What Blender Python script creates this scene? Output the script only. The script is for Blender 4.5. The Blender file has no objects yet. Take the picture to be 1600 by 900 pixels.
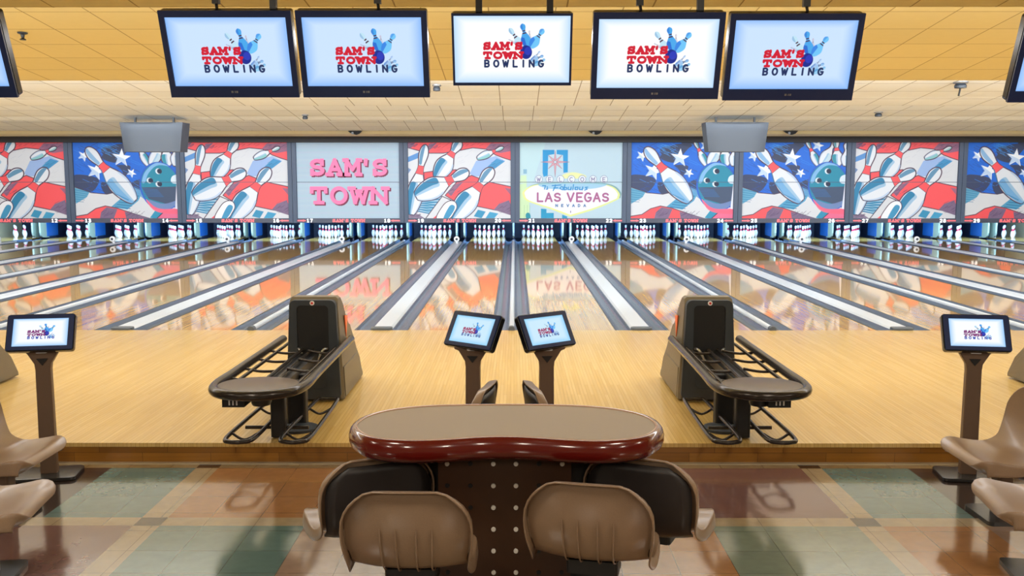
import bpy, bmesh, math, random
import numpy as np
from mathutils import Vector, Matrix
random.seed(7)
PI = math.pi
SC = bpy.context.scene
COL = SC.collection

# ------------------------------------------------------------------ camera, world, lights, exposure
cam_d = bpy.data.cameras.new('camera'); cam = bpy.data.objects.new('camera', cam_d); COL.objects.link(cam)
SC.camera = cam
cam_d.sensor_width = 36.0; cam_d.lens = 36.0 * 1500 / 1600; cam_d.clip_end = 200
cam.location = (0.04, 0, 1.93)
cam.rotation_euler = (PI/2 - math.atan(174/1500), 0, 4.4/1500)

w = bpy.data.worlds.new('world'); SC.world = w; w.use_nodes = True
w.node_tree.nodes['Background'].inputs[0].default_value = (0.9, 0.93, 1.0, 1)
w.node_tree.nodes['Background'].inputs[1].default_value = 0.10
SC.view_settings.view_transform = 'Standard'; SC.view_settings.look = 'None'
SC.view_settings.gamma = 1.0; SC.view_settings.use_curve_mapping = False
SC.view_settings.exposure = 0.08
SC.cycles.max_bounces = 7; SC.cycles.diffuse_bounces = 4; SC.cycles.glossy_bounces = 4
SC.cycles.use_denoising = True
SC.cycles.sample_clamp_indirect = 6

LIPS = [7.0, 12.05, 16.3, 20.6, 24.9]
def area(name, loc, rot, sx, sy, power, color=(1, 1, 1)):
    d = bpy.data.lights.new(name, 'AREA'); d.shape = 'RECTANGLE'; d.size = sx; d.size_y = sy
    d.energy = power; d.color = color
    o = bpy.data.objects.new(name, d); COL.objects.link(o); o.location = loc; o.rotation_euler = rot
    return o
CREAM_L = (1.0, 0.98, 0.94)
# tubes hidden above each ceiling lip, washing the next panel (light faces +Y and up)
for i, yl in enumerate(LIPS):
    area('cove_light', (0, yl + 0.12, 3.22), (PI/2 + 0.35, 0, 0), 32, 0.12, (520, 1300, 860, 480, 70)[i], (0.95, 0.97, 1.0) if i == 0 else (0.80, 0.90, 1.0))
# unseen fill lights added to brighten lanes, masks and approach (face down, slightly toward the masking wall)
area('lane_fill', (0, 15.2, 3.10), (0.30, 0, 0), 31, 0.5, 210, (0.86, 0.93, 1.0))
area('lane_fill', (0, 20.0, 3.06), (0.55, 0, 0), 31, 0.5, 95, (0.80, 0.91, 1.0))
area('mask_fill', (0, 26.3, 3.02), (0.75, 0, 0), 31, 0.3, 25, (0.78, 0.90, 1.0))
area('approach_fill', (0, 9.6, 3.28), (0.0, 0, 0), 30, 0.7, 600, (0.94, 0.97, 1.0))
for x in (-6.5, -2.2, 2.2, 6.5):  # unseen soft fills over and behind the seats, added for overall light
    area('seating_fill', (x, 2.6, 3.55), (0.25, 0, 0), 0.7, 1.5, 95, (1.0, 0.90, 0.76))
    area('seating_fill', (x, -2.5, 3.55), (0.35, 0, 0), 0.7, 1.5, 95, (1.0, 0.90, 0.76))
for k in range(-5, 5):
    area('pin_light', (1.65 + 3.3*k, 29.15, 0.90), (0.85, 0, 0), 2.9, 0.12, 165, (0.34, 0.62, 1.0))

# ------------------------------------------------------------------ materials
def lin(c):
    return tuple(((v/255)/12.92 if v <= 10 else (((v/255)+0.055)/1.055)**2.4) for v in c)
MATS = {}
def mat(name, rgb, rough=0.5, metal=0.0, noise=0.0, nscale=30, bump=0.0, bscale=60, coat=0.0, emit=None, es=1.0, spec=0.5):
    if name in MATS: return MATS[name]
    m = bpy.data.materials.new(name); m.use_nodes = True; MATS[name] = m
    nt = m.node_tree; b = nt.nodes['Principled BSDF']; L = nt.links
    c = lin(rgb)
    b.inputs['Roughness'].default_value = rough; b.inputs['Metallic'].default_value = metal
    b.inputs['Coat Weight'].default_value = coat; b.inputs['Coat Roughness'].default_value = 0.06
    b.inputs['Specular IOR Level'].default_value = spec
    b.inputs['Base Color'].default_value = (*c, 1)
    tc = nt.nodes.new('ShaderNodeTexCoord')
    if noise:
        n = nt.nodes.new('ShaderNodeTexNoise'); n.inputs['Scale'].default_value = nscale; n.inputs['Detail'].default_value = 4
        L.new(tc.outputs['Object'], n.inputs['Vector'])
        mx = nt.nodes.new('ShaderNodeMix'); mx.data_type = 'RGBA'
        mx.inputs[6].default_value = (*[v*(1-noise) for v in c], 1); mx.inputs[7].default_value = (*[min(1, v*(1+noise)) for v in c], 1)
        L.new(n.outputs['Fac'], mx.inputs[0]); L.new(mx.outputs[2], b.inputs['Base Color'])
    if bump:
        n2 = nt.nodes.new('ShaderNodeTexNoise'); n2.inputs['Scale'].default_value = bscale; n2.inputs['Detail'].default_value = 3
        L.new(tc.outputs['Object'], n2.inputs['Vector'])
        bp = nt.nodes.new('ShaderNodeBump'); bp.inputs['Strength'].default_value = bump; bp.inputs['Distance'].default_value = 0.01
        L.new(n2.outputs['Fac'], bp.inputs['Height']); L.new(bp.outputs['Normal'], b.inputs['Normal'])
    if emit:
        b.inputs['Emission Color'].default_value = (*lin(emit), 1); b.inputs['Emission Strength'].default_value = es
    return m

def wood(name, c1, c2, cm, rough, blen, bw, along='Y', bump=0.0, coat=0.0, spec=0.5):
    m = bpy.data.materials.new(name); m.use_nodes = True; MATS[name] = m
    nt = m.node_tree; b = nt.nodes['Principled BSDF']; L = nt.links
    tc = nt.nodes.new('ShaderNodeTexCoord'); sp = nt.nodes.new('ShaderNodeSeparateXYZ'); cb = nt.nodes.new('ShaderNodeCombineXYZ')
    L.new(tc.outputs['Object'], sp.inputs[0])
    if along == 'Y':
        L.new(sp.outputs['Y'], cb.inputs['X']); L.new(sp.outputs['X'], cb.inputs['Y'])
    else:
        L.new(sp.outputs['X'], cb.inputs['X']); L.new(sp.outputs['Z'], cb.inputs['Y'])
    br = nt.nodes.new('ShaderNodeTexBrick')
    br.inputs['Scale'].default_value = 1.0; br.inputs['Brick Width'].default_value = blen; br.inputs['Row Height'].default_value = bw
    br.inputs['Mortar Size'].default_value = 0.0012; br.inputs['Bias'].default_value = 0.0
    br.inputs['Color1'].default_value = (*lin(c1), 1); br.inputs['Color2'].default_value = (*lin(c2), 1); br.inputs['Mortar'].default_value = (*lin(cm), 1)
    br.offset = 0.37; br.offset_frequency = 2
    L.new(cb.outputs[0], br.inputs['Vector'])
    ns = nt.nodes.new('ShaderNodeTexNoise'); mp = nt.nodes.new('ShaderNodeMapping')
    mp.inputs['Scale'].default_value = (1.2, 60, 1); L.new(cb.outputs[0], mp.inputs[0]); L.new(mp.outputs[0], ns.inputs['Vector'])
    ns.inputs['Scale'].default_value = 1.0; ns.inputs['Detail'].default_value = 5
    mx = nt.nodes.new('ShaderNodeMix'); mx.data_type = 'RGBA'; mx.blend_type = 'MULTIPLY'; mx.inputs[0].default_value = 0.35
    L.new(br.outputs['Color'], mx.inputs[6]); L.new(ns.outputs['Fac'], mx.inputs[7])
    L.new(mx.outputs[2], b.inputs['Base Color'])
    b.inputs['Roughness'].default_value = rough; b.inputs['Coat Weight'].default_value = coat; b.inputs['Coat Roughness'].default_value = 0.03
    b.inputs['Specular IOR Level'].default_value = spec
    if bump:
        n2 = nt.nodes.new('ShaderNodeTexNoise'); n2.inputs['Scale'].default_value = 6.0; L.new(tc.outputs['Object'], n2.inputs['Vector'])
        bp = nt.nodes.new('ShaderNodeBump'); bp.inputs['Strength'].default_value = bump; bp.inputs['Distance'].default_value = 0.01
        L.new(n2.outputs['Fac'], bp.inputs['Height']); L.new(bp.outputs['Normal'], b.inputs['Normal'])
    return m

def tilegrid(name, rgb, line, size, msize, rough, ox=0, oy=0, noise=0.12, bump=0.0, gloss_spec=0.5, nscale=9):
    """plain tile colour with a thin square seam grid and mottling"""
    m = bpy.data.materials.new(name); m.use_nodes = True; MATS[name] = m
    nt = m.node_tree; b = nt.nodes['Principled BSDF']; L = nt.links
    tc = nt.nodes.new('ShaderNodeTexCoord'); mp = nt.nodes.new('ShaderNodeMapping'); mp.inputs['Location'].default_value = (ox, oy, 0)
    L.new(tc.outputs['Object'], mp.inputs[0])
    br = nt.nodes.new('ShaderNodeTexBrick'); br.offset = 0
    br.inputs['Scale'].default_value = 1.0; br.inputs['Brick Width'].default_value = size; br.inputs['Row Height'].default_value = size
    br.inputs['Mortar Size'].default_value = msize
    c = lin(rgb)
    br.inputs['Color1'].default_value = (*c, 1); br.inputs['Color2'].default_value = (*[v*0.93 for v in c], 1); br.inputs['Mortar'].default_value = (*lin(line), 1)
    L.new(mp.outputs[0], br.inputs['Vector'])
    ns = nt.nodes.new('ShaderNodeTexNoise'); ns.inputs['Scale'].default_value = nscale; ns.inputs['Detail'].default_value = 6
    L.new(tc.outputs['Object'], ns.inputs['Vector'])
    rm = nt.nodes.new('ShaderNodeMapRange'); rm.inputs[3].default_value = 1-noise; rm.inputs[4].default_value = 1+noise
    L.new(ns.outputs['Fac'], rm.inputs[0])
    mx = nt.nodes.new('ShaderNodeMix'); mx.data_type = 'RGBA'; mx.blend_type = 'MULTIPLY'; mx.inputs[0].default_value = 1
    L.new(br.outputs['Color'], mx.inputs[6]); L.new(rm.outputs[0], mx.inputs[7]); L.new(mx.outputs[2], b.inputs['Base Color'])
    b.inputs['Roughness'].default_value = rough; b.inputs['Specular IOR Level'].default_value = gloss_spec; b.inputs['IOR'].default_value = 1.5 if rough > .5 else 1.75
    if bump:
        n2 = nt.nodes.new('ShaderNodeTexNoise'); n2.inputs['Scale'].default_value = 5.5; n2.inputs['Detail'].default_value = 3
        L.new(tc.outputs['Object'], n2.inputs['Vector'])
        bp = nt.nodes.new('ShaderNodeBump'); bp.inputs['Strength'].default_value = bump; bp.inputs['Distance'].default_value = 0.02
        L.new(n2.outputs['Fac'], bp.inputs['Height']); L.new(bp.outputs['Normal'], b.inputs['Normal'])
    return m

def attr_mat(name, emission):
    m = bpy.data.materials.new(name); m.use_nodes = True; MATS[name] = m
    nt = m.node_tree; b = nt.nodes['Principled BSDF']; L = nt.links
    a = nt.nodes.new('ShaderNodeAttribute'); a.attribute_name = 'print'
    if emission:
        b.inputs['Base Color'].default_value = (0.01, 0.01, 0.01, 1); b.inputs['Roughness'].default_value = 0.3
        L.new(a.outputs['Color'], b.inputs['Emission Color']); b.inputs['Emission Strength'].default_value = emission
    else:
        L.new(a.outputs['Color'], b.inputs['Base Color']); b.inputs['Roughness'].default_value = 0.55
    return m

wood('approach_wood', (228, 192, 120), (218, 180, 106), (186, 146, 80), 0.16, 1.1, 0.030, spec=0.6, bump=0.004)
wood('lane_wood', (222, 180, 100), (202, 154, 74), (140, 102, 50), 0.045, 1.4, 0.027, spec=0.6)
wood('riser_wood', (166, 112, 40), (142, 92, 28), (62, 36, 12), 0.3, 0.5, 0.075, along='X')
mat('gutter', (98, 110, 128), 0.25, 0.35)
mat('cap_white', (200, 206, 214), 0.30, 0.0)
mat('cap_end', (70, 76, 84), 0.5)
mat('black', (16, 16, 18), 0.45)
mat('black_gloss', (14, 15, 20), 0.22)
mat('bezel', (26, 44, 92), 0.30)
mat('charcoal', (48, 55, 64), 0.42, bump=0.15, bscale=400)
mat('charcoal_light', (104, 94, 76), 0.42, bump=0.15, bscale=400)
mat('dark_tube', (54, 47, 43), 0.22, 0.45)
mat('slate', (72, 84, 106), 0.5)
mat('strip', (72, 76, 92), 0.45)
mat('header', (46, 44, 48), 0.6)
mat('cornice', (234, 216, 166), 0.6)
mat('laminate', (142, 122, 90), 0.42, noise=0.05, nscale=300, spec=0.4)
mat('rim_red', (92, 12, 8), 0.2, coat=0.8)
mat('rim_edge', (190, 150, 120), 0.3)
mat('pedestal', (60, 34, 16), 0.4, noise=0.2, nscale=6)
mat('rivet', (220, 215, 205), 0.35)
mat('plastic', (140, 115, 92), 0.30, noise=0.10, nscale=160, bump=0.02, bscale=300, coat=0.08)
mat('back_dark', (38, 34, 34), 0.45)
mat('console_post', (98, 76, 60), 0.42, noise=0.05)
mat('base_metal', (70, 70, 72), 0.25, 0.6)
mat('pin_white', (244, 246, 250), 0.25)
mat('pin_red', (214, 40, 70), 0.3)
mat('kick_pale', (128, 138, 120), 0.5)
mat('kick_blue', (14, 82, 150), 0.4)
mat('kick_dark', (20, 28, 50), 0.5)
mat('grey_panel', (54, 60, 70), 0.5)
mat('white', (236, 236, 238), 0.4)
mat('metal', (150, 152, 155), 0.3, 0.8)
mat('pink_letter', (255, 118, 166), 0.5)
mat('wine_letter', (120, 34, 70), 0.5)
mat('red_letter', (250, 120, 128), 0.5, emit=(240, 70, 76), es=0.25)
mat('white_number', (250, 250, 250), 0.5, emit=(255, 255, 255), es=0.7)
mat('tray_brown', (78, 60, 42), 0.35)
mat('foot_strip', (176, 164, 142), 0.4)
mat('orange_mark', (238, 110, 50), 0.4)
mat('red_mark', (205, 50, 50), 0.4)
mat('wall_paint', (206, 186, 146), 0.8)
mat('navy', (14, 22, 44), 0.7)
attr_mat('mural_print', 0); attr_mat('screen_print', 1.0)

# ------------------------------------------------------------------ helpers
def tag(o, label=None, cat=None, group=None, kind=None):
    if label: o['label'] = label
    if cat: o['category'] = cat
    if group: o['group'] = group
    if kind: o['kind'] = kind
    return o
def empty(name, loc=(0, 0, 0), rz=0, label=None, cat=None, group=None):
    o = bpy.data.objects.new(name, None); COL.objects.link(o); o.location = loc; o.rotation_euler = (0, 0, rz)
    o.empty_display_size = 0.1
    return tag(o, label, cat, group)
class MB:
    def __init__(s): s.v = []; s.f = []; s.m = []
    def add(s, vs, fs, mi=0):
        b = len(s.v); s.v += [tuple(v) for v in vs]
        for f in fs: s.f.append(tuple(b+i for i in f)); s.m.append(mi)
        return s
    def box(s, x0, x1, y0, y1, z0, z1, mi=0):
        vs = [(x, y, z) for z in (z0, z1) for y in (y0, y1) for x in (x0, x1)]
        return s.add(vs, [(0, 2, 3, 1), (4, 5, 7, 6), (0, 1, 5, 4), (2, 6, 7, 3), (0, 4, 6, 2), (1, 3, 7, 5)], mi)
    def prism(s, pts, fn, a, b, mi=0):
        """closed outline pts extruded between a and b; fn(p,q,t)->xyz"""
        n = len(pts); vs = [fn(p, q, a) for p, q in pts] + [fn(p, q, b) for p, q in pts]
        fs = [tuple(range(n))[::-1], tuple(range(n, 2*n))] + [(i, (i+1) % n, n+(i+1) % n, n+i) for i in range(n)]
        return s.add(vs, fs, mi)
    def tube(s, pts, r, n=10, closed=False, mi=0, caps=True):
        P = [Vector(p) for p in pts]; N = len(P); rs = r if isinstance(r, (list, tuple)) else [r]*N
        up = None; rings = []
        for i in range(N):
            if closed: t = (P[(i+1) % N]-P[i-1]).normalized()
            else: t = (P[min(i+1, N-1)]-P[max(i-1, 0)]).normalized()
            if up is None:
                up = Vector((0, 0, 1)) if abs(t.z) < 0.9 else Vector((1, 0, 0))
            up = (up - t*up.dot(t)).normalized(); sd = t.cross(up)
            rings.append([P[i] + (up*math.cos(2*PI*k/n)+sd*math.sin(2*PI*k/n))*rs[i] for k in range(n)])
        vs = [v for ring in rings for v in ring]; fs = []
        M = N if closed else N-1
        for i in range(M):
            a = i*n; b = ((i+1) % N)*n
            for k in range(n): fs.append((a+k, b+k, b+(k+1) % n, a+(k+1) % n))
        if caps and not closed:
            fs.append(tuple(range(n))); fs.append(tuple((N-1)*n+k for k in range(n))[::-1])
        return s.add(vs, fs, mi)
    def lathe(s, prof, n=20, loc=(0, 0, 0), mi=0, axis='z'):
        vs = []; N = len(prof)
        for r, h in prof:
            for k in range(n):
                a = 2*PI*k/n; x, y = r*math.cos(a), r*math.sin(a)
                p = (x, y, h) if axis == 'z' else ((x, -h, y) if axis == 'y' else (h, x, y))
                vs.append((p[0]+loc[0], p[1]+loc[1], p[2]+loc[2]))
        fs = [(i*n+k, i*n+(k+1) % n, (i+1)*n+(k+1) % n, (i+1)*n+k) for i in range(N-1) for k in range(n)]
        if prof[0][0] > 1e-6: fs.append(tuple(range(n))[::-1])
        if prof[-1][0] > 1e-6: fs.append(tuple((N-1)*n+k for k in range(n)))
        return s.add(vs, fs, mi)
    def mesh(s, name, mats, smooth=None, bevel=0):
        me = bpy.data.meshes.new(name); me.from_pydata(s.v, [], s.f)
        for m in (mats if isinstance(mats, (list, tuple)) else [mats]): me.materials.append(MATS[m])
        me.polygons.foreach_set('material_index', s.m)
        bm = bmesh.new(); bm.from_mesh(me)
        if s.f and len(s.f) < 60000:
            bmesh.ops.recalc_face_normals(bm, faces=bm.faces)
        if bevel:
            es = [e for e in bm.edges if len(e.link_faces) == 2 and e.calc_face_angle(0) > 0.6]
            bmesh.ops.bevel(bm, geom=es, offset=bevel, segments=3, affect='EDGES', profile=0.5, clamp_overlap=True)
        if smooth is not None:
            for f in bm.faces: f.smooth = True
            for e in bm.edges:
                if len(e.link_faces) == 2 and e.calc_face_angle(0) > smooth: e.smooth = False
        bm.to_mesh(me); bm.free(); me.update()
        return me
    def build(s, name, mats, parent=None, smooth=None, bevel=0, loc=None, rot=None):
        o = bpy.data.objects.new(name, s.mesh(name, mats, smooth, bevel)); COL.objects.link(o)
        if parent: o.parent = parent
        if loc: o.location = loc
        if rot: o.rotation_euler = rot
        return o
def flip_mesh(o):
    pass
def copy_tree(o, parent=None):
    c = o.copy(); COL.objects.link(c)
    if parent: c.parent = parent
    for ch in [k for k in KIDS.get(o.name, [])]: KIDS.setdefault(c.name, []).append(copy_tree(ch, c))
    return c
KIDS = {}
def index_kids():
    KIDS.clear()
    for o in bpy.data.objects:
        if o.parent: KIDS.setdefault(o.parent.name, []).append(o)
def instance(proto, loc, rz=0, label=None, scale=None):
    index_kids()
    c = copy_tree(proto); c.location = loc; c.rotation_euler = (0, 0, rz)
    if label: c['label'] = label
    if scale: c.scale = scale
    return c
def smooth_path(pts, k=6, closed=False):
    P = [Vector(p) for p in pts]; n = len(P); out = []
    rng = range(n) if closed else range(n-1)
    for i in rng:
        p0 = P[i-1] if (closed or i > 0) else P[i]; p1 = P[i]; p2 = P[(i+1) % n]; p3 = P[(i+2) % n] if (closed or i+2 < n) else P[(i+1) % n]
        for j in range(k):
            t = j/k
            out.append(0.5*((2*p1) + (p2-p0)*t + (2*p0-5*p1+4*p2-p3)*t*t + (-p0+3*p1-3*p2+p3)*t*t*t))
    if not closed: out.append(P[-1])
    return out
def rrect(w, h, r, n=5, cx=0, cy=0):
    out = []
    for sx, sy, a0 in ((1, 1, 0), (-1, 1, PI/2), (-1, -1, PI), (1, -1, 1.5*PI)):
        for k in range(n+1):
            a = a0 + PI/2*k/n
            out.append((cx+sx*(w/2-r)+r*math.cos(a), cy+sy*(h/2-r)+r*math.sin(a)))
    return out

# ------------------------------------------------------------------ printed art: colours of a fine mesh grid
class Art:
    def __init__(s, W, H, bg, aspect):
        s.W, s.H, s.A = W, H, aspect                     # coordinates: x in 0..aspect, y in 0..1 (up)
        s.img = np.empty((H, W, 3), np.float32); s.img[:] = lin(bg)
        s.X, s.Y = np.meshgrid(np.linspace(0, aspect, W), np.linspace(0, 1, H)); s.px = 1.0/H
    def _sub(s, pts, pad):
        a = np.array(pts, float); x0, y0 = a.min(0)-pad; x1, y1 = a.max(0)+pad
        i0 = max(0, int(x0/s.A*(s.W-1))-1); i1 = min(s.W, int(x1/s.A*(s.W-1))+3)
        j0 = max(0, int(y0*(s.H-1))-1); j1 = min(s.H, int(y1*(s.H-1))+3)
        return a, slice(j0, j1), slice(i0, i1)
    def _mix(s, sl, cov, col, alpha=1.0):
        c = np.array(lin(col), np.float32); k = (cov*alpha)[..., None]
        s.img[sl] = s.img[sl]*(1-k) + c*k
    def poly(s, pts, col, alpha=1.0, clip=None, line=None, lw=0.006):
        a, sj, si = s._sub(pts, 0.01)
        X, Y = s.X[sj, si], s.Y[sj, si]
        if X.size == 0: return s
        ins = np.zeros(X.shape, bool); d = np.full(X.shape, 9.0)
        n = len(a)
        for i in range(n):
            (x0, y0), (x1, y1) = a[i], a[(i+1) % n]
            if y0 != y1:
                c = ((y0 > Y) != (y1 > Y)) & (X < (x1-x0)*(Y-y0)/(y1-y0)+x0); ins ^= c
            dx, dy = x1-x0, y1-y0; L2 = dx*dx+dy*dy+1e-12
            t = np.clip(((X-x0)*dx+(Y-y0)*dy)/L2, 0, 1)
            d = np.minimum(d, np.hypot(X-x0-t*dx, Y-y0-t*dy))
        cov = np.clip(0.5+np.where(ins, d, -d)/s.px, 0, 1)
        if clip is not None: cov = cov*clip[sj, si]
        s._mix((sj, si), cov, col, alpha)
        if line is not None:
            s._mix((sj, si), np.clip(0.5+(lw/2-d)/s.px, 0, 1)*(clip[sj, si] if clip is not None else 1), line, 1)
        return s
    def mask(s, pts):
        keep = s.img; s.img = np.zeros_like(keep); s.poly(pts, (255, 255, 255)); m = s.img[..., 0].copy(); s.img = keep
        return m
    def stroke(s, pts, wd, col, alpha=1.0, clip=None):
        a, sj, si = s._sub(pts, wd/2+0.01)
        X, Y = s.X[sj, si], s.Y[sj, si]
        if X.size == 0: return s
        d = np.full(X.shape, 9.0)
        for i in range(len(a)-1):
            (x0, y0), (x1, y1) = a[i], a[i+1]; dx, dy = x1-x0, y1-y0; L2 = dx*dx+dy*dy+1e-12
            t = np.clip(((X-x0)*dx+(Y-y0)*dy)/L2, 0, 1); d = np.minimum(d, np.hypot(X-x0-t*dx, Y-y0-t*dy))
        cov = np.clip(0.5+(wd/2-d)/s.px, 0, 1)
        if clip is not None: cov = cov*clip[sj, si]
        s._mix((sj, si), cov, col, alpha); return s
    def mesh(s, name, w, h, material, v0=0.0, v1=1.0):
        """grid mesh in the XZ plane facing -Y, centred in x, z from 0 to h; rows v0..v1 of the art"""
        j0 = int(round(v0*(s.H-1))); j1 = int(round(v1*(s.H-1)))
        img = s.img[j0:j1+1]; Hh, Ww = img.shape[:2]
        xs = np.linspace(-w/2, w/2, Ww); zs = np.linspace(0, h, Hh)
        co = np.zeros((Hh, Ww, 3), np.float32); co[..., 0] = xs[None, :]; co[..., 2] = zs[:, None]
        me = bpy.data.meshes.new(name); me.vertices.add(Hh*Ww); me.vertices.foreach_set('co', co.ravel())
        idx = np.arange(Hh*Ww).reshape(Hh, Ww)
        q = np.stack([idx[:-1, :-1], idx[:-1, 1:], idx[1:, 1:], idx[1:, :-1]], -1).reshape(-1, 4)
        me.loops.add(q.size); me.loops.foreach_set('vertex_index', q.ravel())
        me.polygons.add(len(q)); me.polygons.foreach_set('loop_start', np.arange(0, q.size, 4)); me.update(calc_edges=True)
        at = me.color_attributes.new('print', 'FLOAT_COLOR', 'POINT')
        c4 = np.ones((Hh*Ww, 4), np.float32); c4[:, :3] = img.reshape(-1, 3); at.data.foreach_set('color', c4.ravel())
        me.materials.append(MATS[material]); return me
def arc(cx, cy, rx, ry, a0, a1, n=10):
    return [(cx+rx*math.cos(math.radians(a0+(a1-a0)*i/n)), cy+ry*math.sin(math.radians(a0+(a1-a0)*i/n))) for i in range(n+1)]
S_PATH = arc(.5, .73, .34, .22, 20, 260, 12) + arc(.5, .27, .36, .23, 80, -160, 12)
SANS = {  # strokes in a 1x1 cell
 'A': [[(.08, 0), (.5, 1), (.92, 0)], [(.22, .35), (.78, .35)]], 'S': [S_PATH], 'M': [[(.08, 0), (.08, 1), (.5, .35), (.92, 1), (.92, 0)]],
 'T': [[(.5, 0), (.5, 1)], [(.08, 1), (.92, 1)]], 'O': [arc(.5, .5, .42, .5, 0, 360, 20)], 'W': [[(.02, 1), (.26, 0), (.5, .8), (.74, 0), (.98, 1)]],
 'N': [[(.1, 0), (.1, 1), (.9, 0), (.9, 1)]], 'B': [[(.15, 0), (.15, 1), (.55, 1)] + arc(.55, .76, .28, .24, 90, -90, 8) + [(.15, .52)], [(.15, .52), (.55, .52)] + arc(.55, .26, .32, .26, 90, -90, 8) + [(.15, 0)]],
 'L': [[(.2, 1), (.2, 0), (.85, 0)]], 'I': [[(.5, 0), (.5, 1)]], 'G': [arc(.5, .5, .42, .5, 50, 330, 16) + [(.9, .45), (.55, .45)]],
 'V': [[(.08, 1), (.5, 0), (.92, 1)]], 'E': [[(.88, 1), (.18, 1), (.18, 0), (.88, 0)], [(.18, .52), (.75, .52)]], 'D': [[(.15, 0), (.15, 1), (.45, 1)] + arc(.45, .5, .42, .5, 90, -90, 10) + [(.15, 0)]],
 'C': [arc(.5, .5, .42, .5, 50, 310, 16)], "'": [[(.5, 1), (.42, .7)]],
 '0': [arc(.5, .5, .36, .5, 0, 360, 18)], '1': [[(.3, .8), (.55, 1), (.55, 0)], [(.3, 0), (.8, 0)]], '2': [arc(.5, .72, .36, .28, 160, -40, 10) + [(.14, 0), (.88, 0)]],
 '3': [arc(.48, .75, .32, .25, 150, -90, 10) + arc(.48, .26, .38, .26, 90, -150, 10)], '4': [[(.7, 0), (.7, 1), (.1, .32), (.92, .32)]],
 '5': [[(.85, 1), (.22, 1), (.18, .55)] + arc(.48, .32, .38, .32, 110, -150, 10)], '6': [arc(.5, .5, .4, .5, 60, 180, 8) + arc(.5, .3, .38, .3, 180, 540, 16)],
 '7': [[(.12, 1), (.88, 1), (.4, 0)]], '8': [arc(.5, .75, .3, .25, 0, 360, 14), arc(.5, .26, .38, .26, 0, 360, 14)], '9': [arc(.5, .7, .38, .3, 0, 360, 14), arc(.5, .5, .4, .5, 10, -120, 8)]}
SERIF = {  # extra slab bars (x0, x1, y)
 'A': [(-.06, .3, 0), (.7, 1.06, 0)], 'M': [(-.08, .26, 0), (.74, 1.08, 0), (-.08, .16, 1), (.84, 1.08, 1)], 'T': [(.26, .74, 0)], 'W': [(-.1, .22, 1), (.36, .64, .8), (.78, 1.1, 1)],
 'N': [(-.06, .3, 0), (-.06, .16, 1), (.7, 1.06, 1)]}
SERIF_V = {'T': [(.08, .74, 1), (.92, .74, 1)], 'S': [(.84, .70, 1.0), (.14, .3, 0)]}
def word_strokes(word, x, y, ch, cw, gap, slab=False, slant=0.0):
    """list of polylines for a word; ch, cw = cell size"""
    out = []; cx = x
    for c in word:
        k = 0.45 if c in "'" else (0.6 if c == 'I' and not slab else 1.0)
        if c == ' ': cx += cw*0.6; continue
        ls = [list(p) for p in SANS[c]]
        if slab:
            ls += [[(a, yy), (b, yy)] for a, b, yy in SERIF.get(c, [])]
            ls += [[(a, b), (a, yy)] for a, b, yy in SERIF_V.get(c, [])]
        for p in ls: out.append([(cx+(px if k == 1 else .5+(px-.5))*cw*k + slant*py*ch, y+py*ch) for px, py in p])
        cx += cw*k+gap
    return out, cx-gap-x
def stroke_mesh(mb, lines, wd, y, mi=0, t=0.004):
    """polylines (x,z) as flat bars, a thin slab in front of a panel, at depth y (front)"""
    for p in lines:
        for i in range(len(p)-1):
            (x0, z0), (x1, z1) = p[i], p[i+1]; dx, dz = x1-x0, z1-z0; L = math.hypot(dx, dz) or 1e-6
            ux, uz = dx/L, dz/L; e = wd*0.42; nx, nz = -uz*wd/2, ux*wd/2
            a = (x0-ux*e, z0-uz*e); b = (x1+ux*e, z1+uz*e)
            pts = [(a[0]+nx, a[1]+nz), (b[0]+nx, b[1]+nz), (b[0]-nx, b[1]-nz), (a[0]-nx, a[1]-nz)]
            stroke_mesh.k += 1; yy = y-0.0004*(stroke_mesh.k % 9)-.00004*(stroke_mesh.k//9 % 9)
            mb.prism(pts, lambda p_, q_, s_: (p_, s_, q_), yy, y+t, mi)
stroke_mesh.k = 0
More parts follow.
